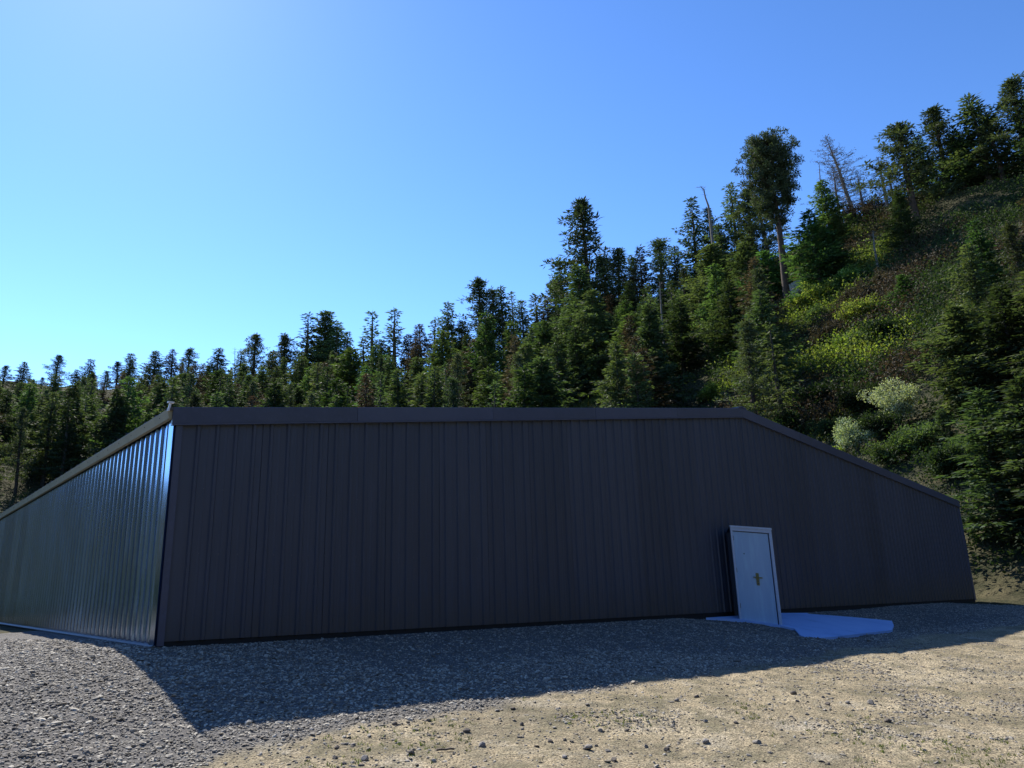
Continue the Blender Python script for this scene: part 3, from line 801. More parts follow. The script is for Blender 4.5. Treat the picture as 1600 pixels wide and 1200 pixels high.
def conifer(H, Wd, kind, mat, bark, seed, dens=1.0, bare=0.12, lean=0.0):
    """kind 'fir': layered drooping sprays; 'pine': tufted limbs; 'bare': twigs with few needles. Unit is metres."""
    global rng
    keep = rng; rng = np.random.default_rng(seed)
    wood = Wood()
    nk = 9; zz = np.linspace(0, H, nk); wob = np.cumsum(rng.normal(0, .012 * H / 9, (nk, 2)), 0)
    tr = np.stack([wob[:, 0] + lean * zz, wob[:, 1], zz], -1); tr[0, :2] = 0
    rb = 0.013 * H + 0.03
    wood.tube(tr, rb * (1 - zz / H) ** 0.8 + 0.012, 7)
    at = lambda z: np.array([np.interp(z, zz, tr[:, 0]), np.interp(z, zz, tr[:, 1]), z])
    P = []; D = []
    z0 = bare * H
    nb = int((112 if kind == 'fir' else 88 if kind == 'pine' else 95) * dens * (H / 16) ** .5)
    lob = rng.uniform(0, 6.28, 4)
    for i in range(nb):
        t = ((i + rng.uniform(0, .9)) / nb); z = z0 + (H - z0) * (t ** (0.85 if kind != 'pine' else 0.75)); rel = (z - z0) / (H - z0)
        az = i * 2.4 + rng.uniform(-.5, .5)
        if kind == 'fir': L = Wd * 1.25 * ((1 - rel) ** 0.85 * (0.55 + 0.45 * min(1, rel * 6))) * rng.uniform(.45, 1.2)
        elif kind == 'pine': L = Wd * 1.1 * ((1.02 - rel) ** 0.75 * (.6 + .4 * min(1, rel * 4))) * rng.uniform(.4, 1.3)
        else: L = Wd * (1 - rel) ** 0.6 * rng.uniform(.5, 1.2)
        L *= 1 + 0.26 * math.sin(az * 2 + lob[0] + 5 * rel) + 0.24 * math.sin(az + lob[1] + 9 * rel)
        if rng.uniform() < (0.14 if kind == 'fir' else .22): L *= 0.4
        L = max(L, 0.18)
        up = {'fir': -0.05 - 0.28 * (1 - rel) + 0.55 * rel ** 2, 'pine': 0.10 + 0.5 * rel, 'bare': 0.25 + 0.3 * rel}[kind] + rng.uniform(-.12, .12)
        dr = np.array([math.cos(az), math.sin(az), up]); c0 = at(z)
        tip = c0 + dr * L; mid_ = c0 + dr * L * .5 + np.array([0, 0, (-.06 if kind == 'fir' else -.08) * L])
        wood.tube([c0, mid_, tip], [0.10 * rb * (1.3 - rel) * 1.6 + .008, 0.07 * rb + .006, .004], 3)
        if kind == 'fir':
            side = np.array([-math.sin(az), math.cos(az), 0])
            for u in np.arange(1.0, .12, -max(.17, .42 / max(L, .3))):
                nsd = 1 if L * (1.1 - u) < .35 else 2
                for q2 in range(nsd):
                    sg = 0 if nsd == 1 else (-1, 1)[q2] * rng.uniform(.5, 1)
                    off = sg * L * .36 * (1.12 - u)
                    c1 = c0 + dr * L * u + side * off + rng.normal(0, .06, 3) - np.array([0, 0, abs(off) * .35 + .10 * L * u * (1 - u)])
                    m_ = int(9 * dens ** .5) + 1; v_ = rng.normal(size=(m_, 3)); v_ /= np.linalg.norm(v_, axis=1)[:, None]
                    P.append(c1 + v_ * (.30, .30, .13) * rng.uniform(.4, 1.1, (m_, 1))); D.append(v_ * (1, 1, .5) + dr * .7 + side * sg * .5 - (0, 0, .25))
        elif kind == 'pine':
            nt_ = max(2, int(L * 2.6))
            for j in range(nt_):
                u = 1 - 0.75 * (j / nt_) * rng.uniform(.6, 1.1); q_ = c0 + dr * L * u + rng.normal(0, .16 * L * (1.15 - u) + .10, 3) * (1, 1, .7)
                m_ = int(17 * dens ** .3); v_ = rng.normal(size=(m_, 3)); v_[:, 2] += .45; v_ /= np.linalg.norm(v_, axis=1)[:, None]
                P.append(q_ + v_ * rng.uniform(.02, .30, (m_, 1))); D.append(v_)
        else:
            ns = max(3, int(L * 7)); u = rng.uniform(.2, 1, ns)
            side = np.array([-math.sin(az), math.cos(az), 0]); sg = rng.choice([-1, 1], ns) * rng.uniform(.3, 1, ns)
            for j in range(ns):
                a0 = c0 + dr * L * u[j]; a1 = a0 + (dr * .5 + side * sg[j] * .7 + np.array([0, 0, rng.uniform(-.2, .5)])) * (.55 * (1.15 - u[j]) * L * .5 + .12)
                wood.tube([a0, a1], [.014, .004], 3)
                if rng.uniform() < .5: P.append((a0 + a1)[None] / 2 + rng.normal(0, .12, (2, 3))); D.append(rng.normal(size=(2, 3)))
    # leader
    m_ = 16; v_ = rng.normal(size=(m_, 3)) * (.5, .5, .5) + (0, 0, .8); P.append(np.array(tr[-1]) + v_ * (.05, .05, .3) - (0, 0, .45)); D.append(v_)
    P = np.concatenate(P); D = np.concatenate(D)
    ln, wd, fl = {'fir': (.36, .17, .35), 'pine': (.34, .11, .0), 'bare': (.22, .07, 0)}[kind]
    cr = sprays(P, D, ln, wd, mat, 'crown', fl)
    tk = wood.mesh('trunk', bark)
    rng = keep
    return tk, cr, H


PROTO = {}
def proto(key, *a_, **k_):
    PROTO[key] = conifer(*a_, **k_)


for i in range(4): proto(f'fir{i}', 16, [2.5, 2.1, 2.9, 2.3][i], 'fir', M_FIR, M_BARK, 100 + i, dens=[1.1, .9, 1.2, 1.0][i], bare=[.06, .1, .04, .12][i])
for i in range(2): proto(f'green{i}', 14, [2.7, 3.1][i], 'fir', M_GREEN, M_BARK, 120 + i, dens=1.15, bare=.05)
for i in range(4): proto(f'pine{i}', 17, [2.3, 2.0, 2.6, 2.1][i], 'pine', M_PINE, M_BARK2, 140 + i, dens=[1.2, 1.0, 1.25, 1.0][i], bare=[.15, .25, .18, .1][i])
proto('broad0', 16, 3.1, 'fir', M_FIR, M_BARK, 160, dens=1.5, bare=.03)
proto('thin0', 16, 1.3, 'fir', M_FIR, M_BARK, 170, dens=.55, bare=.15)
proto('thin1', 15, 1.1, 'fir', M_PINE, M_BARK, 171, dens=.6, bare=.25)
for i in range(2): proto(f'brown{i}', 15, [2.4, 2.8][i], 'fir', M_BROWN, M_BARK, 180 + i, dens=.85, bare=.06)
proto('bare0', 16, 3.4, 'bare', M_BROWN, M_DEAD, 190, dens=1.5, bare=.22, lean=.10)
proto('bare1', 15, 2.2, 'bare', M_BROWN, M_DEAD, 191, dens=.9, bare=.3)


def place_tree(key, x, y, H, wscale, label, group=None, name='conifer_tree', cat='tree', zoff=-0.3):
    tk, cr, H0 = PROTO[key]
    k = H / H0
    e = empty(name, (x, y, gz(x, y) + zoff), label=label, cat=cat, group=group)
    e.scale = (k * wscale, k * wscale, k); e.rotation_euler = (rng.uniform(-.03, .03), rng.uniform(-.03, .03), rng.uniform(0, 6.28))
    link('trunk', tk, e); link('crown', cr, e)
    return e


def az_tan(xp, yp):
    q_ = ray(xp, yp); h_ = math.hypot(q_[0], q_[1]); return q_[0] / h_, q_[1] / h_, q_[2] / h_


def crest_dist(xp, yp=600):
    ax, ay, _ = az_tan(xp, yp); return float(np.interp(math.degrees(math.atan2(ax, ay)), BEAR, CD))


# skyline trees: surveyed top, half width (photo px), kind, distance factor, label
SKY = [
 (203, 553, 13, 'fir3', .95, 'loose topped tree at the very left end of the skyline'),
 (216, 588, 10, 'thin0', .9, 'short dark fir low between the two leftmost trees'),
 (244, 549, 17, 'fir2', .97, 'rounded fir above the left end of the shed roof'),
 (271, 546, 11, 'brown1', .98, 'slim brownish tree directly above the roof corner'),
 (297, 547, 18, 'pine2', .97, 'flat topped pine just right of the slim tree above the roof corner'),
 (343, 546, 21, 'fir0', .9, 'dense blunt fir with brownish face left of the thin snag'),
 (378, 550, 12, 'fir1', .97, 'open crowned fir tucked behind the dense blunt fir'),
 (400, 524, 19, 'pine0', .95, 'taller pine with a lumpy head over a dense lower crown, left skyline'),
 (427, 548, 12, 'green1', .97, 'small green fir in the dip left of the umbrella shaped pine'),
 (448, 526, 15, 'pine2', .95, 'umbrella shaped pine with sky showing under its head'),
 (479, 492, 18, 'thin0', .97, 'slim tiered fir left of the broad pointed one'),
 (509, 488, 25, 'broad0', .98, 'broad pointed dark fir, tallest on the left half of the skyline'),
 (527, 505, 15, 'fir1', .95, 'fir leaning close to the right side of the broad pointed one'),
 (546, 519, 13, 'fir3', .93, 'short grey-blue fir stepping down right of the broad pointed one'),
 (570, 531, 10, 'thin1', .95, 'little fir filling the notch on the left centre skyline'),
 (585, 489, 12, 'thin0', .98, 'spindly fir with a bare spike for a top'),
 (597, 533, 10, 'fir1', .95, 'low fir between the spindly fir and the bluish one'),
 (619, 484, 16, 'thin0', .95, 'bluish fir with a ragged pointed top near the centre left'),
 (637, 522, 14, 'brown1', .95, 'brownish rounded tree just right of the bluish fir'),
 (658, 508, 17, 'brown0', .93, 'brown tinged bushy tree with thin twigs sticking out'),
 (677, 503, 8, 'thin1', .97, 'very thin fir right of the brown bushy tree'),
 (699, 474, 15, 'fir1', .95, 'sharp pointed fir standing clear left of the tufted twin pines'),
 (722, 503, 14, 'fir3', .93, 'low fir in the saddle left of the tufted twin pines'),
 (748, 438, 19, 'pine0', .95, 'tufted round headed pine, left one of the central pair'),
 (768, 455, 12, 'pine3', .97, 'open pine directly behind the round headed central pine'),
 (785, 449, 17, 'fir0', .95, 'pointed dark fir right of the round headed central pine'),
 (802, 458, 7, 'thin1', .98, 'needle thin fir rising behind the pointed central fir'),
 (817, 470, 14, 'fir3', .93, 'plain fir with a narrow top left of the skyline step'),
 (838, 466, 12, 'thin1', .95, 'loose fir at the foot of the skyline step up'),
 (856, 470, 13, 'brown0', .93, 'brownish fir below the two headed tree'),
 (875, 405, 18, 'fir1', .93, 'tall dark fir close left of the very tall pine'),
 (866, 441, 14, 'pine1', .95, 'stubby pine in front of the dark fir beside the very tall pine'),
 (915, 318, 28, 'pine2', .90, 'very tall tapering pine standing high above the middle of the skyline'),
 (942, 405, 17, 'pine0', .9, 'shorter pine leaning against the right of the very tall pine'),
 (965, 392, 17, 'pine0', .92, 'open pine just right of the very tall pine'),
 (984, 402, 12, 'pine3', .95, 'small pine in the gap before the brown fir'),
 (1000, 386, 17, 'brown0', .9, 'broad brown-green fir on the rising skyline'),
 (1026, 377, 16, 'pine1', .92, 'forked dark pine right of the brown-green fir'),
 (1052, 388, 14, 'fir3', .9, 'shadowed fir under the snowy-tipped one'),
 (1078, 313, 17, 'fir1', .9, 'narrow fir left of the crooked dead top'),
 (1108, 327, 16, 'fir0', .9, 'fir crown from which the crooked dead top rises'),
 (1125, 350, 14, 'fir2', .88, 'dark fir wedged between the dead top and the twin topped fir'),
 (1143, 289, 18, 'fir1', .9, 'ragged fir with the highest tip between the dead top and the big round pine'),
 (1166, 300, 18, 'pine0', .9, 'tufty pine touching the ragged fir on its right'),
 (1190, 312, 17, 'pine3', .9, 'reddish tinged pine at the left shoulder of the big round pine'),
 (1285, 283, 20, 'green1', .86, 'fresh green fir at the right shoulder of the big round pine'),
 (1300, 330, 16, 'fir2', .86, 'dark fir below the bare larches'),
 (1300, 258, 14, 'bare1', .95, 'small bare larch left of the big bare one'),
 (1340, 270, 15, 'bare1', .97, 'half hidden bare larch right of the big bare one'),
 (1372, 245, 16, 'bare1', .95, 'bare larch with wispy crown near the right edge'),
 (1388, 262, 12, 'bare1', .97, 'wispy bare larch in front of the edge pine'),
 (1404, 196, 26, 'pine2', .85, 'tall pine cut by the right edge of the photograph'),
 (1402, 300, 17, 'fir2', .8, 'bushy green fir under the tall pine at the right edge'),
]
# beyond the sides of the photograph the wood goes on
OUT = [(-60, 575, 15, 'pine0'), (-25, 560, 14, 'fir1'), (8, 572, 17, 'pine2'), (38, 566, 15, 'fir0'), (66, 590, 13, 'pine1'), (92, 556, 17, 'pine0'), (120, 578, 14, 'fir3'), (142, 562, 14, 'fir1'), (165, 580, 15, 'pine3'), (186, 566, 12, 'pine1'),
       (1432, 215, 20, 'fir1'), (1456, 172, 24, 'pine0'), (1490, 205, 20, 'fir2'), (1518, 150, 24, 'fir1'), (1546, 178, 22, 'pine3'), (1576, 128, 26, 'pine2'), (1606, 150, 22, 'fir0'), (1640, 120, 24, 'fir1')]
ORDW = ['very first', 'second', 'third', 'fourth', 'fifth', 'sixth', 'seventh', 'eighth', 'ninth', 'tenth']
OUTW = {'fir': 'dark fir', 'pine': 'tufted pine'}
for i_, q_ in enumerate(OUT):
    side_ = f'{ORDW[i_]} from the left end of the skyline' if i_ < 10 else f'{ORDW[i_ - 10]} on the ridge right of the right edge pine'
    SKY.append((*q_, .93, f'{OUTW[q_[3][:-1]]}, {side_}'))

sky_x, sky_y, placed = [], [], []


def put(xp, yp, half, key, fac, label, group=None, name=None):
    ax, ay, tn = az_tan(xp, yp); r = crest_dist(xp) * fac
    x, y = ax * r, ay * r
    H = EYE + tn * r - (gz(x, y) - 0.3)
    H0 = PROTO[key][2]
    k = H / H0
    wid = {'fir': [2.5, 2.1, 2.9, 2.3], 'pine': [2.3, 2.0, 2.6, 2.1], 'green': [2.7, 3.1], 'broad': [3.1], 'thin': [1.3, 1.1], 'brown': [2.4, 2.8], 'bare': [3.4, 2.2]}[key[:-1]][int(key[-1])]
    ws = half / F_PX * r * (2.5 if key[:-1] == 'pine' else 1.9) / (wid * k * 0.95)
    ws = min(max(ws, .8), 2.4 if key[:-1] == 'pine' else 2.3)
    nm = name or {'pine': 'pine_tree', 'bare': 'bare_larch'}.get(key[:-1], 'fir_tree')
    placed.append((x, y)); sky_x.append(xp); sky_y.append(yp)
    return place_tree(key, x, y, H, ws, label, group, nm)


for q_ in SKY:
    put(*q_)


# the big round pine: long bare red trunk, bushy round head
def big_pine():
    global rng
    keep = rng; rng = np.random.default_rng(5)
    xb, yb, xt, yt = 1233, 492, 1237, 212
    ax, ay, tn = az_tan(xb, yb); r = 96
    x, y = ax * r, ay * r; z0 = gz(x, y) - .3
    H = EYE + az_tan(xt, yt)[2] * r - z0
    m_px = F_PX / r / 1.08                      # px per metre there
    wood = Wood(); zz = np.linspace(0, H, 12); tr = np.stack([np.sin(zz / 7) * .18, np.cos(zz / 9) * .12 - .12, zz], -1)
    wood.tube(tr, .50 * (1 - zz / H) ** .75 + .03, 9)
    at = lambda z: np.array([np.interp(z, zz, tr[:, 0]), np.interp(z, zz, tr[:, 1]), z])
    P, D = [], []
    # (height share, half width in photo px) of the head
    prof_z = np.array([.50, .56, .62, .66, .72, .78, .84, .90, .95, 1.0]); prof_w = np.array([14, 30, 33, 36, 44, 46, 43, 36, 25, 8]) / m_px
    for i in range(190):
        t = .47 + .53 * ((i + rng.uniform()) / 190) ** .9; z = t * H; az = i * 2.4 + rng.uniform(-.4, .4)
        L = np.interp(t, prof_z, prof_w) * rng.uniform(.5, 1.05) * (1 + .14 * math.sin(az * 2 + 9 * t))
        if t < .60 and rng.uniform() < .45: continue
        dr = np.array([math.cos(az), math.sin(az), .12 + .55 * (t - .6) / .4 + rng.uniform(-.15, .15)])
        c0 = at(z - .25 * L * max(0, (t - .6))); tip = c0 + dr * L
        wood.tube([c0, c0 + dr * L * .55 - (0, 0, .07 * L), tip], [.09, .05, .015], 4)
        cl = [1.0] + ([.62] if L > 1.8 else []) + ([.35] if L > 3 and t > .66 else [])
        for u in cl:
            q0 = c0 + dr * L * u; rc = rng.uniform(.5, .85) * (1 if t > .62 else .8)
            for j in range(5):
                o3 = rng.normal(size=3); o3 /= np.linalg.norm(o3); q_ = q0 + o3 * rc * rng.uniform(.3, 1) * (1, 1, .8)
                v_ = rng.normal(size=(20, 3)); v_[:, 2] += .3; v_ /= np.linalg.norm(v_, axis=1)[:, None]
                P.append(q_ + v_ * rng.uniform(.05, .36, (20, 1))); D.append(v_)
    for t, az, L in ((.44, 1.0, 2.2), (.40, 3.6, 1.6), (.36, 5.2, 2.4), (.30, 2.0, 1.4), (.24, 4.4, 1.8)):      # dead lower stubs
        c0 = at(t * H); dr = np.array([math.cos(az), math.sin(az), -.15]); wood.tube([c0, c0 + dr * L], [.05, .012], 3)
    e = empty('pine_tree', (x, y, z0), label='big pine with a bushy round head on a long bare trunk, highest on the right', cat='tree')
    link('trunk', wood.mesh('trunk', M_BARK2), e)
    link('crown', sprays(np.concatenate(P), np.concatenate(D), .34, .12, M_PINE, 'crown', 0.0), e)
    placed.append((x, y)); rng = keep


big_pine()
# the big bare larch, leaning
put(1316, 207, 27, 'bare0', .95, 'big bare larch with a leaning trunk and fine twigs right of the round pine').rotation_euler = (0, 0, 2.6)


def snag(xt, yt, r, pts, rad, label, twigs=()):
    """a dead trunk: pts are surveyed photo points from the bottom up"""
    P = []
    for xp, yp in pts:
        ax, ay, tn = az_tan(xp, yp); P.append((ax * r, ay * r, EYE + tn * r))
    b0 = np.array(P[0]); g = gz(b0[0], b0[1]) - .3
    if b0[2] > g: P.insert(0, (b0[0], b0[1], g)); rad = [rad[0] * 1.2] + rad
    o0 = np.array(P[0]); w_ = Wood(); w_.tube(np.array(P) - o0, rad, 6)
    e = empty('dead_tree', tuple(o0), label=label, cat='dead tree'); link('trunk', w_.mesh('trunk', M_DEAD), e)
    t_ = Wood(); Q = np.array(P) - o0
    for _ in range(22):
        i = rng.integers(len(Q) // 2, len(Q) - 1); u = rng.uniform(); c0 = Q[i] * (1 - u) + Q[i + 1] * u
        a_ = rng.uniform(0, 6.28); d_ = np.array([math.cos(a_), math.sin(a_), rng.uniform(-.2, .5)]) * rng.uniform(.3, 1.0)
        t_.tube([c0, c0 + d_ * .5 + (0, 0, .08), c0 + d_], [.03, .018, .006], 3)
    link('branches', t_.mesh('branches', M_DEAD), e)


snag(0, 0, 116, [(1110, 345), (1107, 322), (1102, 308), (1100, 297), (1095, 292), (1089, 293)], [.22, .16, .12, .09, .06, .03], 'dead treetop with a crooked bare tip bent to the left')
snag(0, 0, 110, [(1287, 340), (1283, 300), (1281, 275), (1280, 256)], [.16, .12, .07, .03], 'straight thin bare pole between the round pine and the bare larches')
snag(0, 0, 188, [(367, 600), (367, 570), (367, 543)], [.16, .10, .03], 'thin dead pole above the left part of the roof')
snag(0, 0, 90, [(1380, 470), (1373, 425), (1366, 385), (1364, 360)], [.20, .16, .10, .04], 'slanting pale dead stem on the grassy slope near the right edge')
snag(0, 0, 100, [(1036, 520), (1033, 480), (1031, 440)], [.14, .11, .05], 'pale dead stem in the dark gap below the forked pine')

# surveyed trees in front of the skyline
MID = [
 (985, 492, 34, 'green0', .62, 'fresh green fir standing in front, low right of the very tall pine'),
 (755, 492, 26, 'green1', .72, 'mid green fir below the round headed central pine'),
 (690, 520, 24, 'green0', .74, 'soft green fir below the sharp pointed fir'),
 (548, 545, 34, 'green1', .78, 'light green rounded fir below the broad pointed dark fir'),
 (800, 505, 22, 'green0', .7, 'mid green fir in front of the pointed central fir'),
 (848, 505, 24, 'fir3', .72, 'dark fir at the foot of the skyline step, front row'),
 (905, 415, 34, 'fir2', .78, 'dense dark fir in front of the very tall pine'),
 (930, 455, 30, 'broad0', .7, 'brown-green broad fir below the very tall pine'),
 (1058, 470, 36, 'fir0', .66, 'dense fir in front row right of the fresh green fir'),
 (1110, 385, 38, 'broad0', .78, 'broad dark fir below the crooked dead top'),
 (1165, 380, 36, 'fir2', .76, 'deep shaded fir left of the bare trunk'),
 (1140, 440, 34, 'fir0', .66, 'brownish dense fir in the front row left of the bare trunk'),
 (1194, 395, 26, 'green1', .76, 'green young fir leaning on the bare trunk from the left'),
 (1266, 330, 28, 'green0', .74, 'tall green fir right of the bare trunk'),
 (1292, 362, 24, 'fir2', .76, 'black-green fir behind the bright bushes'),
 (1192, 500, 42, 'fir2', .60, 'dark fir in shade just above the bend of the roof'),
 (1132, 505, 30, 'green0', .68, 'green fir with yellow glades beside it above the roof'),
 (1244, 560, 28, 'fir0', .60, 'shaded fir right of the roof bend'),
 (1300, 556, 34, 'broad0', .60, 'black shaded fir mass beside the grassy slope'),
 (1356, 560, 34, 'broad0', .62, 'dark fir under the grassy slope near the right edge'),
 (1408, 430, 14, 'green1', .66, 'green fir on the grassy slope cut by the right edge'),
 (470, 560, 24, 'fir0', .82, 'grey-green fir below the umbrella shaped pine'),
 (345, 580, 24, 'green1', .80, 'olive fir in the front row above the left part of the roof'),
 (410, 575, 26, 'fir3', .80, 'grey fir in the front row left of the light green rounded fir'),
 (222, 610, 26, 'broad0', .70, 'very dark rounded fir at the left end in front'),
 (285, 585, 24, 'green0', .78, 'olive green fir right of the very dark rounded one'),
 (610, 560, 24, 'fir1', .78, 'bluish grey fir in the front row near the centre left'),
 (655, 560, 20, 'fir3', .76, 'plain fir in the front row below the brown bushy tree'),
 (1288, 600, 34, 'broad0', .58, 'black shaded fir low on the slope behind the pale flowering bush'),
 (1335, 588, 36, 'fir2', .60, 'black-green fir between the bright slope and the pale flowering bush'),
 (1384, 556, 30, 'broad0', .62, 'shaded fir behind the tall pale bush at the right edge'),
 (1440, 520, 34, 'fir2', .56, 'shaded fir just past the tall pale bush'),
 (1490, 480, 40, 'broad0', .46, 'broad shaded fir, low on the slope beyond the right edge'),
 (1556, 450, 40, 'fir0', .46, 'shaded fir at the far right, low on the slope'),
 (1625, 420, 44, 'broad0', .46, 'last broad shaded fir at the far right'),
 (1470, 640, 36, 'fir2', .42, 'fir standing close behind the right end of the shed'),
 (1530, 610, 44, 'fir0', .34, 'fir right of the one close behind the right end of the shed'),
 (1600, 590, 44, 'broad0', .34, 'broad fir beyond the right end of the shed'),
]
for q_ in MID: put(*q_)

# fill the wood between
o_ = np.argsort(sky_x); SXs = np.array(sky_x)[o_]; SYs = np.array(sky_y)[o_]
keysA = ['fir0', 'fir1', 'fir2', 'fir3', 'pine0', 'pine3', 'green0', 'green1', 'brown0', 'brown1', 'broad0', 'thin0']
LAND = [(80, 'the wood beyond the left end of the skyline'), (215, 'the leftmost tree of the skyline'), (270, 'the slim tree above the roof corner'), (345, 'the dense blunt fir'), (400, 'the lumpy headed pine'), (450, 'the umbrella shaped pine'),
        (509, 'the broad pointed dark fir'), (585, 'the fir with a bare spike'), (619, 'the bluish ragged fir'), (660, 'the brown bushy tree'), (699, 'the sharp pointed fir'), (748, 'the round headed central pine'), (785, 'the pointed central fir'),
        (838, 'the step in the skyline'), (875, 'the dark fir left of the very tall pine'), (915, 'the very tall tapering pine'), (965, 'the open pine right of the very tall one'), (1000, 'the broad brown-green fir'), (1045, 'the forked dark pine'),
        (1085, 'the crooked dead top'), (1143, 'the ragged fir with the high tip'), (1190, 'the reddish tinged pine'), (1237, 'the big round pine'), (1290, 'the fresh green fir at its shoulder'), (1330, 'the bare larches'), (1385, 'the tall pine at the right edge'),
        (1440, 'the first trees beyond the right edge'), (1500, 'the wood further beyond the right edge'), (1570, 'the far right of the slope')]
fills = []


def fr_of(r, xp): return r / crest_dist(xp)


def fill(n, tries, xr, fr, hr=(8.5, 15), dmin=2.3, beyond=False):
    k_ = 0
    for _ in range(tries):
        if k_ >= n: break
        xp = rng.uniform(*xr); D_ = crest_dist(xp) if not beyond else 120
        if beyond: be = math.radians(rng.uniform(*xr)); ax, ay = math.sin(be), math.cos(be)
        else: ax, ay, _ = az_tan(xp, 600)
        r = D_ * rng.uniform(*fr) ** .8; x, y = ax * r, ay * r
        s_, o_ = so(x, y)
        if -6 < s_ < 2 * W + 5 and -LB - 4 < o_ < 6 or r < 30: continue
        H = rng.uniform(*hr); g = gz(x, y)
        xx, yy = px((x, y, g + H)) if not beyond else (-900, 0); bx, by = px((x, y, g)) if not beyond else (-900, 0)
        if not beyond:
            env = SYs[np.abs(SXs - xx) < 22]
            lim = (env.min() if len(env) else np.interp(xx, SXs, SYs)) + 17
            lim = max(lim, np.interp(xx, SXs, np.convolve(np.pad(SYs, 2, 'edge'), np.ones(5) / 5, 'valid')) + 8)
            if yy < lim: continue
            if 1222 < xx < 1400 and yy < 585 and by > 400: continue            # the open bright slope
            if abs(xx - 1233) < 30 and yy < 480: continue
            if (1012 < xx < 1160 or 878 < xx < 945 or 1250 < xx < 1405) and fr_of(r, xp) < .68: continue      # bushes stand in front here
            if 1400 <= xx < 1470 and fr_of(r, xp) < .8: continue
        if any((x - a_) ** 2 + (y - b_) ** 2 < (dmin + .008 * r) ** 2 for a_, b_ in placed): continue
        key = keysA[rng.integers(len(keysA))]; placed.append((x, y)); k_ += 1
        fills.append((key, x, y, H, xx, yy, r / crest_dist(min(max(xx, -160), 1900)) if not beyond else 1))


fill(200, 9000, (185, 1415), (.36, 1.03))
fill(34, 3000, (-170, 190), (.42, 1.0))
fill(46, 6000, (-170, 640), (.86, 1.05), (4.5, 8.5), 1.6)
fill(14, 3000, (950, 1230), (.8, 1.0), (5, 9), 1.6)
fill(50, 6000, (1410, 1760), (.42, 1.0), dmin=3.0)
bins = {}
for f_ in fills:
    key, x, y, H, xx, yy, fr_ = f_
    col = {'green': 'mid green', 'brown': 'brownish', 'pine': 'tufted grey-green', 'broad': 'broad dark', 'thin': 'slender dark'}.get(key[:-1], 'dark')
    kind_ = 'pine' if key[:-1] == 'pine' else 'fir'
    row = 'front row' if fr_ < .6 else 'mid row' if fr_ < .82 else 'back row'
    if xx < -100: land = None
    else: land = min(LAND, key=lambda q_: abs(q_[0] - xx))[1]
    bins.setdefault((land, row, col, kind_), []).append(f_)
ORD = ['leftmost', 'second', 'third', 'fourth', 'fifth', 'sixth', 'seventh', 'eighth', 'ninth', 'tenth', 'eleventh', 'twelfth']
for (land, row, col, kind_), L_ in bins.items():
    L_.sort(key=lambda q_: q_[4])
    for i_, (key, x, y, H, xx, yy, fr_) in enumerate(L_):
        if land is None:
            lab, grp = f'{ORD[min(i_, 11)]} {col} {kind_}, {row}, of the wood left of the shed', 'trees left of the shed outside the picture'
        else:
            pre = '' if len(L_) == 1 else ('leftmost ' if i_ == 0 else ORD[min(i_, 11)] + ' ')
            lab = f'{pre}{col} {kind_}, {row}, below {land[4:] if land.startswith("the ") else land}'; grp = f'crowded {kind_}s on the wooded slope'
        place_tree(key, x, y, H, rng.uniform(1.25, 1.75), lab, grp, 'pine_tree' if kind_ == 'pine' else 'fir_tree')


# ------------------------------------------------------------------ shrubs
def shrub(Wd, H, mat, seed, nleaf, leaf=.16):
    global rng
    keep = rng; rng = np.random.default_rng(seed)
    wood = Wood(); P = []; D = []
    nst = 11
    for i in range(nst):
        a_ = i * 2.4 + rng.uniform(-.3, .3); sp = rng.uniform(.25, 1.0); tip = np.array([math.cos(a_) * Wd * sp, math.sin(a_) * Wd * sp, H * rng.uniform(.55, 1.0) * (1.1 - .35 * sp)])
        wood.tube([(0, 0, 0), tip * (.35, .35, .55), tip], [.05, .03, .008], 4)
        for j in range(5):
            u = rng.uniform(.35, 1.0); c0 = tip * (u, u, u ** .8) + rng.normal(0, .18 * Wd, 3) * (1, 1, .6); c0[2] = max(c0[2], .1)
            wood.tube([tip * (u * .8, u * .8, (u * .8) ** .8), c0], [.015, .005], 3)
            m_ = nleaf // (nst * 5); v_ = rng.normal(size=(m_, 3)); v_ /= np.linalg.norm(v_, axis=1)[:, None]
            P.append(c0 + v_ * (rng.uniform(0, 1, (m_, 1)) ** .6) * (.27 * Wd, .27 * Wd, .22 * Wd)); D.append(v_ + rng.normal(0, .6, (m_, 3)))
    r_ = wood.mesh('stems', M_BARK), sprays(np.concatenate(P), np.concatenate(D), leaf, leaf * .6, mat, 'foliage', .1), H
    rng = keep
    return r_


SH = {'pale': shrub(2.0, 3.4, M_PALE, 301, 6500, .15), 'pale2': shrub(2.4, 4.6, M_PALE, 302, 8000, .15), 'yellow': shrub(2.2, 2.8, M_YELLOW, 303, 5500, .20),
      'yellow2': shrub(1.8, 2.0, M_YELLOW, 304, 4200, .2), 'dark': shrub(2.2, 3.0, M_DARKLEAF, 305, 6000, .2), 'brown': shrub(2.2, 3.2, M_BROWN, 306, 4200, .2), 'green': shrub(1.7, 2.6, M_GREEN, 307, 5000, .17)}
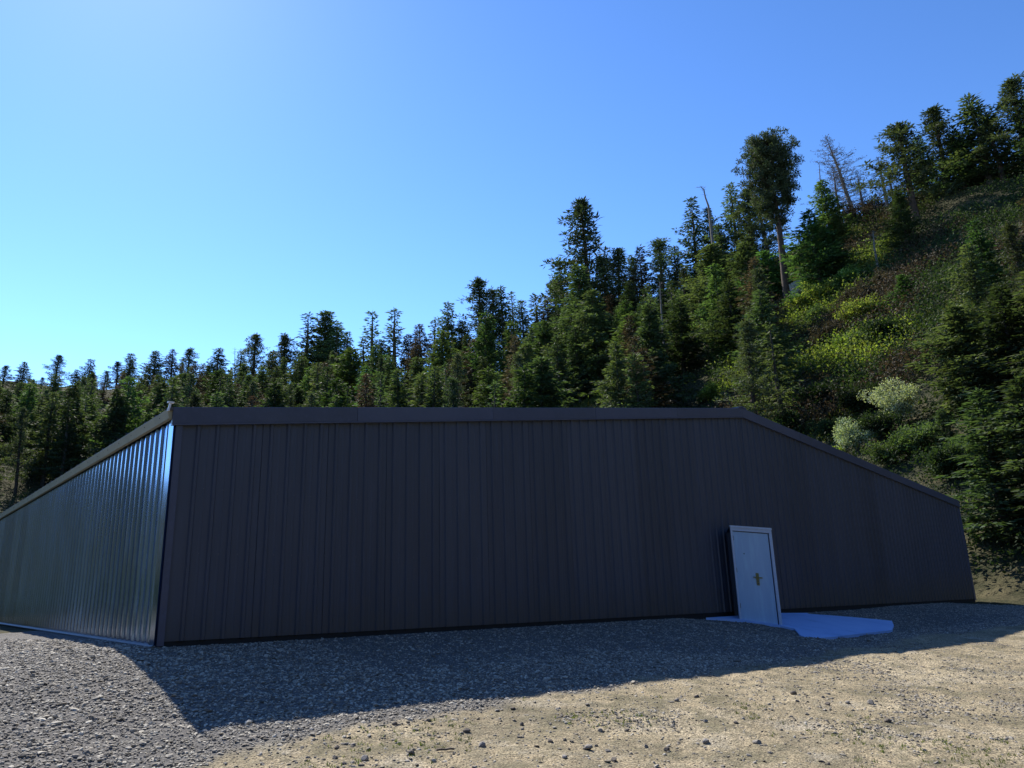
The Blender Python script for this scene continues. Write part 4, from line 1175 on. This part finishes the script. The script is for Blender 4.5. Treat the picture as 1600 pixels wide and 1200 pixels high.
# surveyed top point, half width px, kind, label
BUSH = [
 (1042, 592, 24, 'pale', 'pale speckled bush at the roofline left of the yellow bushes'), (1118, 598, 20, 'yellow', 'yellow-green bush just above the roofline near its right end'),
 (1098, 572, 16, 'yellow2', 'small yellow-green bush behind the pale speckled one'), (1140, 608, 16, 'pale', 'silvery leaved bush at the roof edge before the bend'),
 (1002, 612, 14, 'yellow2', 'low yellow-green bush under the fresh green fir'), (925, 605, 18, 'yellow', 'sunlit yellow bush at the roofline below the very tall pine'),
 (895, 590, 12, 'yellow2', 'small sunlit bush behind the yellow one below the very tall pine'), (770, 606, 20, 'green', 'green bush at the middle of the roofline'),
 (850, 600, 20, 'green', 'dull green bush at the roofline right of the middle'), (480, 612, 18, 'brown', 'brownish bush above the left part of the roofline'),
 (1272, 655, 16, 'green', 'small round green bush above the sloping roof edge'), (1333, 655, 30, 'pale', 'pale flowering bush above the sloping roof edge'),
 (1392, 590, 34, 'pale2', 'tall pale bush at the right edge above the roof'), (1385, 690, 30, 'green', 'green bush low at the right edge against the roof'), (1300, 700, 16, 'yellow2', 'tiny pale yellow bush touching the sloping roof edge'),
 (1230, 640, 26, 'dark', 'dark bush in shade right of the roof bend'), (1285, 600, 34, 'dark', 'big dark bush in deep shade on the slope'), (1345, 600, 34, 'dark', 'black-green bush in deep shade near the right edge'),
 (1258, 460, 20, 'yellow', 'bright yellow-green bush right of the bare trunk foot'), (1290, 440, 28, 'yellow', 'wide sunlit bush on the bright slope'), (1325, 425, 28, 'yellow2', 'feathery sunlit bush high on the bright slope'),
 (1345, 470, 30, 'yellow', 'sunlit bush in the middle of the bright slope'), (1290, 505, 26, 'brown', 'straw coloured bush on the lower bright slope'), (1325, 525, 26, 'yellow2', 'sunlit bush at the lower edge of the bright slope'),
 (1255, 530, 18, 'yellow2', 'yellow bush at the left foot of the bright slope'), (1362, 378, 22, 'brown', 'grey-brown bush below the bare larches'), (1330, 320, 26, 'brown', 'grey brushwood under the big bare larch'), (1360, 310, 22, 'brown', 'grey brushwood right of the big bare larch trunk'),
 (1382, 420, 20, 'brown', 'brown bush by the slanting pale dead stem'), (1180, 540, 20, 'dark', 'dark bush under the trees left of the bare trunk'), (1215, 585, 20, 'green', 'green bush above the roof bend'),
 (1262, 570, 18, 'yellow2', 'lit green tips between the shaded firs right of the roof bend'),
 (1310, 395, 24, 'green', 'muted green bush at the top left of the bright slope'), (1342, 440, 26, 'brown', 'dull brown bush at the centre of the bright slope'),
 (1276, 482, 22, 'green', 'muted green bush beside the boulder'), (1380, 500, 30, 'dark', 'dark bush at the lower right of the bright slope'), (1350, 515, 26, 'green', 'green bush at the bottom of the bright slope'),
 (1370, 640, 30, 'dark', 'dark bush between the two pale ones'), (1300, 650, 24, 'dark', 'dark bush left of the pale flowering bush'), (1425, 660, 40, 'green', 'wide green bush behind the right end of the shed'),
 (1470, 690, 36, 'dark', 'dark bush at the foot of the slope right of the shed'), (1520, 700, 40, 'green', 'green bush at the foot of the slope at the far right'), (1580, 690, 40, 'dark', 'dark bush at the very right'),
]
for xp, yp, half, key, lab in BUSH:
    st, fo, H0 = SH[key]
    # its foot lies below its top by about its own height: walk out along the bearing until the slope fits
    ax, ay, tn = az_tan(xp, yp); best = None
    for r in np.arange(44, 150, 1.0) if yp < 560 else np.arange(44, 84, 1.0):
        k = half / F_PX * r / 2.2; H = H0 * k
        d_ = abs(EYE + tn * r - (gz(ax * r, ay * r) + H))
        if best is None or d_ < best[0]: best = (d_, r, k)
    _, r, k = best
    x, y = ax * r, ay * r
    e = empty('shrub', (x, y, gz(x, y) - .1), label=lab, cat='bush'); e.scale = (k * 1.15,) * 3; e.rotation_euler = (0, 0, rng.uniform(0, 6.28))
    link('stems', st, e); link('foliage', fo, e)

# undergrowth and grass of the slope
def tufts(name, n, r0, r1, be0, be1, hgt, mat, thr):
    be = np.radians(rng.uniform(be0, be1, n)); r = rng.uniform(r0, r1, n); x, y = np.sin(be) * r, np.cos(be) * r
    k = rng.uniform(size=n) < meadow_amount(x, y) * thr
    x, y = x[k], y[k]; m_ = 5; nn = len(x) * m_
    x = np.repeat(x, m_) + rng.normal(0, .35, nn); y = np.repeat(y, m_) + rng.normal(0, .35, nn); z = ground(x, y) - .05
    a_ = rng.uniform(0, 6.283, nn); h_ = hgt * rng.uniform(.4, 1.3, nn); ln = h_ * rng.uniform(.1, .7, nn); wd = .07 + .08 * rng.uniform(size=nn)
    V = np.stack([np.stack([x - np.sin(a_) * wd, y + np.cos(a_) * wd, z], -1), np.stack([x + np.sin(a_) * wd, y - np.cos(a_) * wd, z], -1), np.stack([x + np.cos(a_) * ln, y + np.sin(a_) * ln, z + h_], -1)], 1)
    tag(link(name, mesh_np(name, V, np.arange(3 * nn).reshape(-1, 3), 3, [mat])), kind='stuff')


tufts('hillside_grass', 60000, 55, 130, -20, 38, .7, M_GRASS, .9)
# low brush everywhere under the trees
be = np.radians(rng.uniform(-85, 60, 60000)); r = rng.uniform(26, 190, 60000); x, y = np.sin(be) * r, np.cos(be) * r
s_, o_ = so(x, y); k = ~((s_ > -2.5) & (s_ < 2 * W + 3) & (o_ > -LB - 2) & (o_ < 14)) & ((r > 34) | (be < -.7)) & (rng.uniform(size=len(x)) > meadow_amount(x, y) * .6) & (r < np.interp(np.degrees(be), BEAR, CD) * 1.03)
x, y = x[k], y[k]; c = np.stack([x, y, ground(x, y)], -1); m_ = 16
P = np.repeat(c, m_, 0) + rng.normal(0, 1, (len(c) * m_, 3)) * (.7, .7, .4) + (0, 0, .45)
D = rng.normal(size=P.shape)
tag(link('brushwood', sprays(P, D, .17, .10, M_DARKLEAF, 'brushwood', .1)), kind='stuff')
be = np.radians(rng.uniform(16, 44, 10500)); r = rng.uniform(60, 122, 10500); x, y = np.sin(be) * r, np.cos(be) * r
nn = fbm(x / 6, y / 6, 3, 55)
for nm_, mt_, kk_ in (('brushwood', M_BROWN, nn < -.12), ('low_shrubbery', M_YELLOW, (nn > .12) & (r < 100) & (be < .52)), ('undergrowth', M_DARKLEAF, (nn > -.12) & (nn < .12))):
    c = np.stack([x[kk_], y[kk_], ground(x[kk_], y[kk_])], -1); m_ = 26
    P = np.repeat(c, m_, 0) + rng.normal(0, 1, (len(c) * m_, 3)) * (.8, .8, .5) + (0, 0, .7)
    tag(link(nm_, sprays(P, rng.normal(size=P.shape), .26, .14, mt_, nm_, .1)), kind='stuff')
# a boulder outcrop by the foot of the big pine
P = None
for yp in (452,):
    ax, ay, tn = az_tan(1252, yp)
    for r in np.arange(60, 130, .5):
        if gz(ax * r, ay * r) > EYE + tn * r - 1.5: break
    V = ICO_V.copy(); V = V * (1 + np.random.default_rng(3).uniform(-.25, .25, (12, 1))) * (1.6, 1.3, 2.0)
    o = link('boulder', mesh_np('boulder', V, ICO_F, 3, [M_ROCK])); o.location = (ax * r, ay * r, gz(ax * r, ay * r) + .9)
    tag(o, label='weathered grey boulder leaning beside the foot of the big round pine', cat='boulder')
